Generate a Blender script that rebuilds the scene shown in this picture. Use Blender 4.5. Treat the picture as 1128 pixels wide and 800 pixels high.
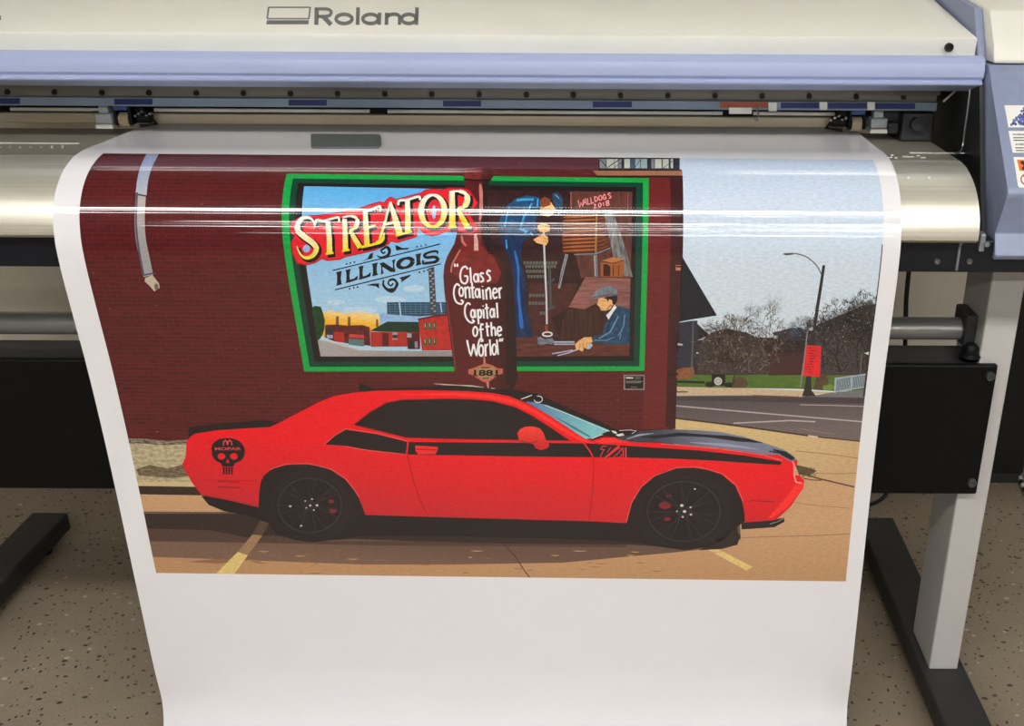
import bpy, bmesh, math, random
from mathutils import Vector, Matrix
random.seed(7)
for o in list(bpy.data.objects): bpy.data.objects.remove(o)
S = bpy.context.scene
C = S.collection

# ------------------------------------------------------------------ camera
H = 1.55; F = 1112.0; PX = 672.0; PY = 400.0
PITCH = math.atan(476 / 1112.0); ROLL = 0.006
cp, sp = math.cos(PITCH), math.sin(PITCH)
R0 = Vector((1, 0, 0)); U0 = Vector((0, sp, cp)); FW = Vector((0, cp, -sp))
RV = R0 * math.cos(ROLL) + U0 * math.sin(ROLL)
UV = U0 * math.cos(ROLL) - R0 * math.sin(ROLL)
EYE = Vector((0, 0, H))
cam = bpy.data.cameras.new('camera'); cam_o = bpy.data.objects.new('camera', cam); C.objects.link(cam_o)
M3 = Matrix((RV, UV, -FW)).transposed()
cam_o.matrix_world = Matrix.Translation(EYE) @ M3.to_4x4()
cam.sensor_fit = 'HORIZONTAL'; cam.sensor_width = 36.0
cam.lens = 36.0 * F / 1128.0
cam.shift_x = (564 - PX) / 1128.0
cam.shift_y = 0.0
cam.clip_start = 0.02; cam.clip_end = 60
S.camera = cam_o

# ------------------------------------------------------------------ world / view
w = bpy.data.worlds.new('world'); S.world = w; w.use_nodes = True
bg = w.node_tree.nodes['Background']; bg.inputs[0].default_value = (0.9, 0.93, 1.0, 1); bg.inputs[1].default_value = 0.15
S.view_settings.view_transform = 'Standard'; S.view_settings.look = 'None'
S.view_settings.gamma = 1.0; S.view_settings.use_curve_mapping = False
S.view_settings.exposure = 0.0
LENS_POWER = 24.5           # brightness of the lamp lenses
SLIM_POWER = 14.0           # slim tubes added for the faint streak on the sheet's crest
CEIL = 2.65
LIGHT_ROWS = [(0.12, (-1.55, 0.0, 1.55)), (-1.9, (-1.55, 0.0, 1.55)), (-3.9, (-1.55, 0.0, 1.55))]

# ------------------------------------------------------------------ helpers
def ray(x, y):
    return RV * ((x - PX) / F) + UV * ((PY - y) / F) + FW
def at_y(x, y, Y):
    d = ray(x, y); return EYE + d * (Y / d.y)
def at_z(x, y, Z):
    d = ray(x, y); return EYE + d * ((Z - H) / d.z)
def at_x(x, y, X):
    d = ray(x, y); return EYE + d * (X / d.x)
def at_plane(x, y, p0, n):
    d = ray(x, y); return EYE + d * ((p0 - EYE).dot(n) / d.dot(n))
def lin(c):
    return tuple(((v / 255.0) / 12.92 if v / 255.0 <= 0.04045 else ((v / 255.0 + 0.055) / 1.055) ** 2.4) for v in c)

class N:
    """tiny node-tree writer"""
    def __init__(s, m):
        m.use_nodes = True; s.t = m.node_tree; s.n = s.t.nodes; s.l = s.t.links
        s.b = s.n['Principled BSDF']
    def new(s, kind, **kw):
        n = s.n.new(kind)
        for k, v in kw.items(): setattr(n, k, v)
        return n
    def put(s, sock, v):
        if hasattr(v, 'is_output'): s.l.new(v, sock)
        else: sock.default_value = v
    def math(s, op, a, b=0.0, clamp=False):
        n = s.new('ShaderNodeMath', operation=op); n.use_clamp = clamp
        s.put(n.inputs[0], a); s.put(n.inputs[1], b); return n.outputs[0]
    def mix(s, f, a, b):
        n = s.new('ShaderNodeMix', data_type='RGBA')
        s.put(n.inputs[0], f); s.put(n.inputs[6], a); s.put(n.inputs[7], b); return n.outputs[2]
    def noise(s, vec, scale, detail=3.0, rough=0.5):
        n = s.new('ShaderNodeTexNoise'); n.inputs['Scale'].default_value = scale
        n.inputs['Detail'].default_value = detail; n.inputs['Roughness'].default_value = rough
        if vec is not None: s.l.new(vec, n.inputs['Vector'])
        return n.outputs[0]
    def scale(s, vec, v):
        n = s.new('ShaderNodeMapping'); s.l.new(vec, n.inputs[0]); n.inputs['Scale'].default_value = v
        return n.outputs[0]
    def ramp(s, f, a, b):
        n = s.new('ShaderNodeMapRange'); s.l.new(f, n.inputs[0])
        n.inputs[1].default_value = a; n.inputs[2].default_value = b; return n.outputs[0]
    def bump(s, h, strength, dist):
        n = s.new('ShaderNodeBump'); n.inputs['Strength'].default_value = strength; n.inputs['Distance'].default_value = dist
        s.l.new(h, n.inputs['Height']); return n.outputs[0]

MATS = {}
def mat(name, rgb, rough=0.5, metal=0.0, var=0.06, scale=14.0, coat=0.0, stretch=(1, 1, 1), bump=0.0, spec=0.5):
    """painted / plastic / metal surface with a little procedural mottling"""
    if name in MATS: return MATS[name]
    m = bpy.data.materials.new(name); k = N(m)
    tc = k.new('ShaderNodeTexCoord').outputs['Object']
    v = k.scale(tc, stretch)
    nz = k.noise(v, scale, 4.0)
    a = lin(rgb)
    lo = tuple(c * (1 - var * 2) for c in a) + (1,); hi = tuple(min(1, c * (1 + var * 2)) for c in a) + (1,)
    k.put(k.b.inputs['Base Color'], k.mix(k.ramp(nz, 0.3, 0.7), lo, hi))
    k.put(k.b.inputs['Roughness'], k.math('ADD', k.math('MULTIPLY', nz, 0.12), rough - 0.06, True))
    k.b.inputs['Metallic'].default_value = metal
    k.b.inputs['Specular IOR Level'].default_value = spec
    k.b.inputs['Coat Weight'].default_value = coat
    if bump: k.put(k.b.inputs['Normal'], k.bump(nz, bump, 0.002))
    MATS[name] = m; return m

def link(name, me, parent=None, loc=None):
    o = bpy.data.objects.new(name, me); C.objects.link(o)
    if parent is not None:
        o.parent = parent
        w = Vector((0, 0, 0)); p = parent
        while p is not None: w += p.location; p = p.parent
        o.location = -w
    return o
def obj(name, bm, m, parent=None, smooth=None):
    """links a bmesh given in world coordinates as ONE mesh object"""
    bmesh.ops.recalc_face_normals(bm, faces=bm.faces)
    me = bpy.data.meshes.new(name); bm.to_mesh(me); bm.free()
    for q in (m if isinstance(m, (list, tuple)) else [m]): me.materials.append(q)
    if smooth is not None:
        me.shade_smooth()
        me.set_sharp_from_angle(angle=math.radians(smooth))
    o = link(name, me, parent)
    if parent is None:                      # origin at the base centre of the thing
        xs = [v.co for v in me.vertices]
        c = Vector(((min(v.x for v in xs) + max(v.x for v in xs)) / 2, (min(v.y for v in xs) + max(v.y for v in xs)) / 2, min(v.z for v in xs)))
        me.transform(Matrix.Translation(-c)); o.location = c
    return o
def tag(o, label, cat, group=None, kind=None):
    o['label'] = label; o['category'] = cat
    if group: o['group'] = group
    if kind: o['kind'] = kind
    return o
def thing(name, loc, label, cat, group=None):
    o = bpy.data.objects.new(name, None); C.objects.link(o); o.location = loc; o.empty_display_size = 0.1
    return tag(o, label, cat, group)
def structure(o): o['kind'] = 'structure'; return o

def add_box(bm, x0, x1, y0, y1, z0, z1, bev=0.0, seg=2):
    t = bmesh.new()
    vs = [t.verts.new((x, y, z)) for x in (x0, x1) for y in (y0, y1) for z in (z0, z1)]
    for f in ((0, 1, 3, 2), (4, 6, 7, 5), (0, 4, 5, 1), (2, 3, 7, 6), (0, 2, 6, 4), (1, 5, 7, 3)): t.faces.new([vs[i] for i in f])
    if bev: bmesh.ops.bevel(t, geom=t.edges[:], offset=bev, segments=seg, profile=0.5, affect='EDGES')
    merge(bm, t)
def merge(bm, t):
    me = bpy.data.meshes.new('tmp'); t.to_mesh(me); t.free(); bm.from_mesh(me); bpy.data.meshes.remove(me)
def add_prism_x(bm, prof, x0, x1, bev=0.0, seg=2):
    """closed YZ outline pulled along X"""
    t = bmesh.new()
    a = [t.verts.new((x0, p[0], p[1])) for p in prof]; b = [t.verts.new((x1, p[0], p[1])) for p in prof]
    n = len(prof)
    t.faces.new(a); t.faces.new(b[::-1])
    for i in range(n): t.faces.new((a[i], b[i], b[(i + 1) % n], a[(i + 1) % n]))
    if bev: bmesh.ops.bevel(t, geom=t.edges[:], offset=bev, segments=seg, profile=0.5, affect='EDGES')
    merge(bm, t)
def add_tube(bm, pts, r, n=14, cap=True):
    pts = [Vector(p) for p in pts]; rings = []
    up = Vector((0, 0, 1))
    for i, p in enumerate(pts):
        d = (pts[min(i + 1, len(pts) - 1)] - pts[max(i - 1, 0)]).normalized()
        a = d.cross(up)
        if a.length < 1e-3: a = d.cross(Vector((0, 1, 0)))
        a.normalize(); b = d.cross(a).normalized(); up = -b if (-b).dot(up) > 0 else b
        rr = r[i] if isinstance(r, (list, tuple)) else r
        rings.append([bm.verts.new(p + a * rr * math.cos(2 * math.pi * k / n) + b * rr * math.sin(2 * math.pi * k / n)) for k in range(n)])
    for i in range(len(rings) - 1):
        for k in range(n):
            bm.faces.new((rings[i][k], rings[i][(k + 1) % n], rings[i + 1][(k + 1) % n], rings[i + 1][k]))
    if cap:
        bm.faces.new(rings[0][::-1]); bm.faces.new(rings[-1])
def spline(pts, n=12):
    pts = [Vector(p) for p in pts]; out = []
    for i in range(len(pts) - 1):
        p0 = pts[max(i - 1, 0)]; p1 = pts[i]; p2 = pts[i + 1]; p3 = pts[min(i + 2, len(pts) - 1)]
        for k in range(n):
            t = k / n
            out.append(0.5 * ((2 * p1) + (p2 - p0) * t + (2 * p0 - 5 * p1 + 4 * p2 - p3) * t * t + (3 * p1 - p0 - 3 * p2 + p3) * t ** 3))
    out.append(pts[-1]); return out
def add_screw(bm, p, r, depth, axis='y'):
    """socket-head screw facing -Y: rim, dished face and a hex recess"""
    n = 16
    prof = [(r, depth), (r, 0.0015), (r * 0.88, 0.0), (r * 0.55, 0.0), (r * 0.5, 0.003)]
    rings = []
    for rr, dy in prof:
        rings.append([bm.verts.new((p.x + rr * math.cos(2 * math.pi * k / n), p.y - depth + dy, p.z + rr * math.sin(2 * math.pi * k / n))) for k in range(n)])
    for i in range(len(rings) - 1):
        for k in range(n): bm.faces.new((rings[i][k], rings[i][(k + 1) % n], rings[i + 1][(k + 1) % n], rings[i + 1][k]))
    bm.faces.new(rings[-1]); bm.faces.new(rings[0][::-1])

def ribbon(pts, wd):
    """2-D polyline with (varying) width -> list of quads"""
    P = [Vector((p[0], p[1])) for p in pts]; n = len(P)
    W = wd if isinstance(wd, (list, tuple)) else [wd] * n
    L = []; Rr = []
    for i in range(n):
        a = P[i] - P[i - 1] if i else P[1] - P[0]
        b = P[i + 1] - P[i] if i < n - 1 else a
        a = a.normalized(); b = b.normalized(); t = (a + b)
        t = t.normalized() if t.length > 1e-4 else a
        nn = Vector((-t.y, t.x)); c = max(0.55, nn.dot(Vector((-a.y, a.x))))
        L.append(P[i] + nn * W[i] / 2 / c); Rr.append(P[i] - nn * W[i] / 2 / c)
    return [[tuple(L[i]), tuple(L[i + 1]), tuple(Rr[i + 1]), tuple(Rr[i])] for i in range(n - 1)]
def ell(cx, cy, rx, ry, n=20, a0=0, a1=360):
    return [(cx + rx * math.cos(math.radians(a0 + (a1 - a0) * k / n)), cy + ry * math.sin(math.radians(a0 + (a1 - a0) * k / n))) for k in range(n + 1)]
def smooth2(pts, n=6):
    return [(v.x, v.y) for v in spline([(p[0], p[1], 0) for p in pts], n)]

def plaque(bm, quads, fn, nrm, th):
    """extrude 2-D polygons onto a surface: fn(px,py)->world point, nrm the outward normal"""
    for q in quads:
        pts = [fn(*p) for p in q]
        if len(pts) > 2 and (pts[0] - pts[-1]).length < 1e-7: pts = pts[:-1]
        a = [bm.verts.new(p + nrm * 0.0001) for p in pts]; b = [bm.verts.new(p + nrm * th) for p in pts]
        try:
            f = bm.faces.new(b); bm.faces.new(a[::-1])
            for i in range(len(a)): bm.faces.new((a[i], a[(i + 1) % len(a)], b[(i + 1) % len(a)], b[i]))
        except ValueError: pass
# ------------------------------------------------------------------ setting
def floor_material():
    m = bpy.data.materials.new('terrazzo'); k = N(m)
    tc = k.new('ShaderNodeTexCoord').outputs['Object']
    big = k.noise(tc, 2.2, 5.0, 0.6); fine = k.noise(tc, 160.0, 3.0)
    base = k.mix(k.ramp(big, 0.3, 0.72), lin((132, 119, 101)) + (1,), lin((154, 140, 121)) + (1,))
    base = k.mix(k.math('MULTIPLY', k.ramp(fine, 0.35, 0.75), 0.35), base, lin((112, 99, 84)) + (1,))
    def chips(scale, th, seed, st):
        mp = k.new('ShaderNodeMapping'); k.l.new(tc, mp.inputs[0]); mp.inputs['Scale'].default_value = st
        mp.inputs['Location'].default_value = (seed, seed * 2.3, 0); mp.inputs['Rotation'].default_value = (0, 0, seed)
        wob = k.noise(mp.outputs[0], scale * 1.7, 2.0)
        v = k.new('ShaderNodeTexVoronoi'); v.inputs['Scale'].default_value = scale; k.l.new(mp.outputs[0], v.inputs['Vector'])
        sz = k.new('ShaderNodeSeparateColor'); k.l.new(v.outputs['Color'], sz.inputs[0])
        lim = k.math('MULTIPLY', k.math('POWER', sz.outputs[0], 2.2), th)
        d = k.math('ADD', v.outputs['Distance'], k.math('MULTIPLY', k.math('SUBTRACT', wob, 0.5), 0.28))
        return k.math('LESS_THAN', d, lim)
    base = k.mix(chips(42, 0.31, 3.1, (1, 1.5, 1)), base, lin((70, 54, 42)) + (1,))
    base = k.mix(chips(60, 0.29, 5.7, (1.5, 1, 1)), base, lin((52, 42, 36)) + (1,))
    base = k.mix(chips(30, 0.19, 1.3, (1, 1.4, 1)), base, lin((182, 172, 152)) + (1,))
    base = k.mix(chips(30, 0.2, 8.3, (1.2, 1, 1)), base, lin((122, 104, 84)) + (1,))
    k.put(k.b.inputs['Base Color'], base)
    k.put(k.b.inputs['Roughness'], k.math('ADD', k.math('MULTIPLY', big, 0.2), 0.42))
    return m
def plane_box(name, x0, x1, y0, y1, z0, z1, m, bev=0.0):
    bm = bmesh.new(); add_box(bm, x0, x1, y0, y1, z0, z1, bev)
    return structure(obj(name, bm, m))
WALL = mat('wall_paint', (222, 215, 196), 0.75, var=0.03, scale=3.0)
WHITE_WALL = mat('grey_wall_paint', (122, 120, 117), 0.8, var=0.02, scale=3.0)
YB = 2.86
plane_box('floor', -4.2, 4.2, -5.2, YB + 0.2, -0.08, 0.0, floor_material())
plane_box('wall_back', -4.2, 4.2, YB, YB + 0.1, 0.0, CEIL, WALL)
plane_box('wall_front', -4.2, 4.2, -5.3, -5.2, 0.0, CEIL, WHITE_WALL)
plane_box('wall_left', -4.3, -4.2, -5.2, YB, 0.0, CEIL, WHITE_WALL)
plane_box('wall_right', 4.2, 4.3, -5.2, YB, 0.0, CEIL, WHITE_WALL)
plane_box('ceiling', -4.3, 4.3, -5.3, YB + 0.1, CEIL, CEIL + 0.08, mat('ceiling_paint', (158, 156, 152), 0.85, var=0.02, scale=4.0))
plane_box('baseboard_back', -4.2, 4.2, YB - 0.014, YB, 0.0, 0.075, mat('baseboard_black', (24, 23, 23), 0.5), 0.003)

# ceiling lamps: white housing with two ribbed lenses; two slim tubes added further back, only to streak the sheet
def lamp_material(name, power):
    m = bpy.data.materials.new(name); k = N(m)
    tc = k.new('ShaderNodeTexCoord').outputs['Object']
    k.b.inputs['Base Color'].default_value = (1, 1, 1, 1)
    k.put(k.b.inputs['Emission Color'], k.mix(k.noise(tc, 1.0), (1.0, 0.985, 0.962, 1), (1.0, 0.99, 0.972, 1)))
    k.b.inputs['Emission Strength'].default_value = power
    return m
LENS = lamp_material('lamp_lens', LENS_POWER); SLIM = lamp_material('slim_tube', SLIM_POWER); PAN = mat('lamp_pan_white', (236, 236, 232), 0.4)
def make_lamp():
    t = thing('ceiling_light', (0, 0, 0), '', 'ceiling light', 'fluorescent fixtures on the ceiling')
    bm = bmesh.new(); add_box(bm, -0.74, 0.74, -0.16, 0.16, -0.045, 0.0, 0.008); obj('housing', bm, PAN, t)
    for s in (-1, 1):
        bm = bmesh.new(); add_prism_x(bm, [(s * 0.068 + 0.055 * math.cos(math.pi * i / 10), -0.045 - 0.028 * math.sin(math.pi * i / 10)) for i in range(11)], -0.71, 0.71); obj('lens', bm, LENS, t, 40)
    return t
def copy_tree(o, parent=None):
    c = o.copy(); C.objects.link(c); c.parent = parent
    for ch in list(o.children): copy_tree(ch, c)
    return c
lamp0 = make_lamp(); first = True
ROWN = ['directly above the photographer', 'behind the photographer', 'far behind the photographer']
for ri, (ly, xs) in enumerate(LIGHT_ROWS):
    for xi, lx in enumerate(xs):
        o = lamp0 if first else copy_tree(lamp0)
        first = False
        o.location = (lx, ly, CEIL)
        o['label'] = 'white two-lens ceiling light %s, %s one of its row' % (ROWN[ri], ('left', 'middle', 'right')[xi])
for lx, sd in ((-1.05, 'left'), (0.95, 'right')):
    t = thing('added_streak_tube', (lx, 2.45, CEIL), 'slim tube added over the back of the printer for a streak on the sheet, %s one' % sd, 'ceiling light', 'slim tubes added for the sheet streak')
    bm = bmesh.new(); add_box(bm, lx - 0.62, lx + 0.62, 2.42, 2.48, CEIL - 0.05, CEIL, 0.006); obj('housing', bm, PAN, t)
    bm = bmesh.new(); add_tube(bm, [(lx - 0.6, 2.45, CEIL - 0.075), (lx + 0.6, 2.45, CEIL - 0.075)], 0.0125, 16); obj('tube', bm, SLIM, t, 40)
    for e in (-1, 1):
        bm = bmesh.new(); add_box(bm, lx + e * 0.605 - 0.01, lx + e * 0.605 + 0.01, 2.435, 2.465, CEIL - 0.095, CEIL - 0.049, 0.002); obj('lamp_holder', bm, PAN, t)

# ------------------------------------------------------------------ the printer
CREAM = mat('cream_plastic', (238, 235, 224), 0.45, var=0.012, scale=6)
CREAM2 = mat('pale_grey_plastic', (222, 222, 214), 0.45, var=0.012, scale=6)
LAV = mat('lavender_bar', (164, 176, 210), 0.34, var=0.02, scale=9, stretch=(0.2, 1, 1))
BLUE = mat('slate_blue_plastic', (136, 146, 172), 0.42, var=0.02, scale=60)
BLACK = mat('black_steel', (10, 10, 11), 0.5, var=0.08, scale=30, spec=0.2)
NAVYB = mat('blue_black_steel', (13, 17, 25), 0.35, var=0.06, scale=30)
DARKG = mat('dark_grey_plastic', (44, 44, 46), 0.5)
LEGW = mat('leg_grey_paint', (192, 189, 186), 0.5, var=0.015, scale=8)
FOOT = mat('foot_black_paint', (42, 43, 43), 0.55, var=0.05, scale=40)
RAIL = mat('rail_metal', (140, 137, 128), 0.42, 0.2, 0.05, 8, stretch=(0.05, 1, 4))
STRIP = mat('strip_blue_grey', (122, 138, 152), 0.45, 0.2, 0.03, 8)
STICK = mat('sticker_navy', (24, 36, 92), 0.4)
BEAMM = mat('pinch_bar_anodised', (166, 154, 132), 0.42, 0.3, 0.05, 10, stretch=(0.06, 1, 4))
PLAT = mat('platen_grey', (140, 134, 120), 0.4, 0.15, 0.05, 12, stretch=(0.05, 1, 1))
APRON = None
STEEL = mat('screw_steel', (150, 150, 148), 0.3, 0.9)
DKSCREW = mat('screw_dark', (60, 58, 56), 0.35, 0.8)
WHITEP = mat('white_plastic', (226, 224, 214), 0.4)
RUBBER = mat('beige_roller_rubber', (172, 156, 128), 0.7)
def apron_material():
    m = bpy.data.materials.new('brushed_apron'); k = N(m)
    tc = k.new('ShaderNodeTexCoord').outputs['Object']
    st = k.noise(k.scale(tc, (0.35, 60, 90)), 3.0, 4.0, 0.7)
    k.put(k.b.inputs['Base Color'], k.mix(k.ramp(st, 0.3, 0.7), lin((224, 219, 202)) + (1,), lin((244, 239, 222)) + (1,)))
    k.b.inputs['Metallic'].default_value = 0.8
    k.put(k.b.inputs['Roughness'], k.math('ADD', k.math('MULTIPLY', st, 0.14), 0.40))
    k.put(k.b.inputs['Normal'], k.bump(st, 0.10, 0.002))
    return m
APRON = apron_material()

XL = -1.72                       # left end of the machine, outside the picture
printer = thing('large_format_printer', (-0.4, 1.9, 0), 'wide cream and slate blue roll printer with the print hanging from it', 'printer')

# top cover: raking cream top, pale grey lower face
bm = bmesh.new()
COV = [(1.800, 1.386), (1.803, 1.352), (1.83, 1.340), (2.40, 1.34), (2.40, 1.448), (2.16, 1.444)]
add_prism_x(bm, COV, XL, 0.624, 0.004)
bm.faces.ensure_lookup_table()
cover = obj('front_cover', bm, [CREAM, CREAM2], printer, 30)
for p in cover.data.polygons:
    if p.center.z < 1.3845 and p.normal.y < -0.85: p.material_index = 1
cov_p = Vector((0, 1.800, 1.386)); cd = Vector((0, 2.16 - 1.800, 1.444 - 1.386)).normalized(); cov_n = Vector((0, -cd.z, cd.y))
fn = lambda a, b: at_plane(280 + a / 3.757, b / 3.757, cov_p, cov_n)
q = []
fr = [(60, 31), (232, 31), (226, 78), (54, 78)]
q += ribbon(fr[:2], 4.5) + ribbon(fr[1:3], 6.5) + ribbon(fr[2:], 4.5) + ribbon([fr[3], fr[0]], 6.5)
q += [[(53, 85), (226, 85), (224, 101), (50, 101)]]
W = 15
q += ribbon([(257, 103), (259, 32)], 17)
q += ribbon(smooth2([(252, 38), (298, 38), (316, 45), (318, 56), (306, 67), (262, 69)], 5), 12)
q += ribbon([(286, 69), (318, 103)], 18)
q += ribbon(ell(372, 79, 33, 19, 26), 14)
q += ribbon([(430, 32), (428, 103)], 15)
q += ribbon(ell(482, 79, 32, 19, 26), 14) + ribbon([(519, 54), (517, 103)], 15)
q += ribbon([(549, 54), (547, 103)], 15) + ribbon(smooth2([(549, 72), (562, 62), (585, 60), (600, 67), (602, 80)], 5) + [(601, 103)], 14)
q += ribbon(ell(640, 79, 30, 19, 26), 14) + ribbon([(674, 32), (671, 103)], 15)
bm = bmesh.new(); plaque(bm, q, fn, cov_n, 0.0006)
obj('brand_logo', bm, mat('logo_grey', (104, 107, 106), 0.5), cover)
bm = bmesh.new(); plaque(bm, ribbon([(-1048, 82), (-1056, 66)], 6) + ribbon([(-1048, 66), (-1052, 76)], 4), fn, cov_n, 0.0006)
obj('lettering', bm, mat('logo_grey', (104, 107, 106), 0.5), cover)
bm = bmesh.new(); add_screw(bm, at_y(1045, 52, 1.7995), 0.0075, 0.006); obj('screw', bm, DKSCREW, cover)

# blue handle bar along the cover's lower edge
bm = bmesh.new()
prof = [(1.800, 1.3555), (1.786, 1.3585), (1.776, 1.3555), (1.769, 1.347), (1.766, 1.336), (1.767, 1.325), (1.772, 1.3195), (1.772, 1.3175), (1.768, 1.3165), (1.768, 1.3135), (1.770, 1.311), (1.822, 1.2945), (1.83, 1.2945), (1.83, 1.3555)]
add_prism_x(bm, prof, XL, 0.631)
handle = obj('cover_handle', bm, LAV, printer, 24)

# carriage rail, its strip, stickers and screws
bm = bmesh.new(); add_box(bm, XL, 0.60, 1.905, 1.92, 1.2635, 1.30, 0.001)
add_box(bm, XL, 0.60, 1.92, 2.30, 1.245, 1.34)
rail = obj('carriage_rail', bm, RAIL, printer)
bm = bmesh.new(); add_box(bm, XL, 0.60, 1.898, 1.92, 1.2475, 1.263, 0.0012); strip = obj('guide_strip', bm, STRIP, printer)
for i in range(20):
    x = 8.5 + 51.93 * i
    bm = bmesh.new(); add_screw(bm, at_y(x, 101.2 + 0.0056 * x, 1.905), 0.0052, 0.004)
    obj('screw', bm, DKSCREW, rail)
def sticker(x0, x1, y0, y1, Y, m, parent, name='sticker', sk=0.0):
    bm = bmesh.new(); plaque(bm, [[(x0, y0), (x1, y0), (x1 - sk, y1), (x0 + sk, y1)]], lambda a, b: at_y(a, b, Y), Vector((0, -1, 0)), 0.0008)
    return obj(name, bm, m, parent)
for x0, x1 in ((-6, 22), (126, 168), (318, 360), (488, 530), (653, 696), (860, 902), (912, 955), (964, 1008)):
    yy = 108.2 + 0.0056 * x0
    sticker(x0, x1, yy, yy + 6.3, 1.898, STICK, strip)
for x0 in (903, 955.5):
    sticker(x0, x0 + 8, 112.4, 121, 1.897, CREAM2, strip, 'clip')
sticker(793, 846, 112.3, 118.6, 1.8975, mat('sticker_rust', (158, 74, 48), 0.6), strip, 'rust_sticker')['label'] = 'rust red sticker'
sticker(846.5, 855.5, 113, 122.5, 1.8965, CREAM2, strip, 'tag')
sticker(803, 828, 118.5, 125.5, 1.896, WHITEP, strip, 'tag')
bm = bmesh.new()
add_tube(bm, [at_y(a, b, 1.889) for a, b in ((837, 117), (834, 122), (836, 128), (834.5, 134), (832, 131))], 0.0016, 8)
obj('wire_hook', bm, STEEL, strip, 40)

# pinch bar under the rail, with white light strips above and nothing below it but the sheet
bm = bmesh.new(); add_box(bm, XL, 0.58, 1.945, 2.0, 1.208, 1.2265, 0.0015); pinch = obj('pinch_bar', bm, BEAMM, printer)
for x0, x1 in ((12, 116), (170, 407), (427, 796), (830, 920), (978, 1026)):
    a = at_y(x0, 124, 1.945).x; b = at_y(x1, 124, 1.945).x
    bm = bmesh.new(); add_box(bm, a, b, 1.944, 1.952, 1.2305, 1.2365, 0.0006); obj('white_strip', bm, WHITEP, pinch)
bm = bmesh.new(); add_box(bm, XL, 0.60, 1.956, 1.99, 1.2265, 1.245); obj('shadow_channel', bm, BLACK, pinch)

# pinch rollers
def pinch_roller(wx, bx, s):
    """wx: wheel pixel x, bx: white block pixel centre, s: side of the linkage"""
    a = at_y(wx, 140, 1.92).x; b = at_y(bx, 135, 1.92).x
    r = bpy.data.objects.new('pinch_roller', None); C.objects.link(r); r.parent = printer; r.location = Vector((a, 1.92, 1.2)) - printer.location
    bm = bmesh.new(); add_tube(bm, [(a - 0.009, 1.925, 1.2185), (a + 0.009, 1.925, 1.2185)], 0.0135, 24); obj('roller_wheel', bm, RUBBER, r, 40)
    bm = bmesh.new()
    for e in (-1, 1): add_box(bm, a + e * 0.0135 - 0.003, a + e * 0.0135 + 0.003, 1.912, 1.95, 1.21, 1.246, 0.002)
    add_box(bm, a - 0.016, a + 0.016, 1.93, 1.96, 1.233, 1.248, 0.002)
    c = a + s * 0.034
    add_box(bm, min(a, c), max(a, c), 1.93, 1.955, 1.214, 1.247, 0.003)
    add_tube(bm, [(c - 0.012, 1.93, 1.222), (c + 0.012, 1.93, 1.222)], 0.010, 12)
    add_tube(bm, [(c, 1.922, 1.24), (c + s * 0.02, 1.93, 1.21), (c - s * 0.01, 1.925, 1.207)], 0.0035, 8)
    obj('linkage', bm, BLACK, r)
    bm = bmesh.new()
    for k in range(5): add_tube(bm, [(c + (k - 2) * 0.007, 1.921, 1.226 + 0.004 * (k % 3)), (c + (k - 2) * 0.007, 1.93, 1.226 + 0.004 * (k % 3))], 0.0026, 8)
    obj('pin', bm, STEEL, r)
    bm = bmesh.new(); add_box(bm, a - 0.014, a + 0.012, 1.908, 1.93, 1.2375, 1.2505, 0.003); obj('latch', bm, mat('latch_blue', (52, 84, 132), 0.35), r)
    bm = bmesh.new()
    add_box(bm, b - 0.015, b + 0.015, 1.908, 1.94, 1.2135, 1.2315, 0.002)
    add_box(bm, b - 0.010, b + 0.008, 1.915, 1.94, 1.2315, 1.246, 0.002)
    obj('height_block', bm, mat('block_grey', (172, 178, 180), 0.4), r)
    bm = bmesh.new(); add_box(bm, b - 0.016, b + 0.016, 1.905, 1.94, 1.2045, 1.2125, 0.001); obj('foot_plate', bm, WHITEP, r)
pinch_roller(139, 118, 1)
pinch_roller(943, 967, -1)

# platen and apron
bm = bmesh.new(); add_box(bm, XL, 0.60, 1.735, 1.99, 1.14, 1.190, 0.0015); platen = obj('platen', bm, PLAT, printer)
for x0, x1, y0 in ((-40, 88, 1.835), (988, 1047, 1.795)):
    bm = bmesh.new(); add_box(bm, at_z(x0, 158, 1.19).x, at_z(x1, 158, 1.19).x, y0, y0 + 0.005, 1.1901, 1.1912); obj('edge_line', bm, WHITEP, platen)
bm = bmesh.new()
fz = lambda a, b: at_z(a / 5.937, 90 + b / 5.937, 1.1902)
q = []
for x in (5, 65, 130, 200, 270): q += ribbon([(x - 6, 428), (x + 7, 430)], 4)
q += ribbon(smooth2([(347, 417), (336, 424), (334, 431), (341, 434), (346, 430), (336, 427)], 3), 3.5)
q += ribbon([(403, 420), (411, 417), (415, 422), (404, 433), (418, 433)], 3.5)
plaque(bm, q, fz, Vector((0, 0, 1)), 0.0006); obj('ruler_marks', bm, WHITEP, platen)
AP = [(1.735, 1.1895), (1.705, 1.187), (1.683, 1.1815), (1.662, 1.174), (1.643, 1.1645), (1.627, 1.153), (1.6135, 1.1395), (1.604, 1.125), (1.598, 1.110), (1.596, 1.097), (1.596, 1.088), (1.604, 1.082), (1.735, 1.082)]
AP2 = [(v.x, v.y) for v in spline([(p[0], p[1], 0) for p in AP[:11]], 4)] + AP[11:]
bm = bmesh.new(); add_prism_x(bm, AP2, XL, 0.600); apron = obj('apron', bm, APRON, printer, 30)
q = []
for x, y in ((1001, 195.5), (1024, 195.5)):
    bm = bmesh.new(); add_tube(bm, [at_y(x, y, 1.6385), at_y(x, y, 1.6325)], 0.0022, 10); obj('rivet', bm, WHITEP, apron)

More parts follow.
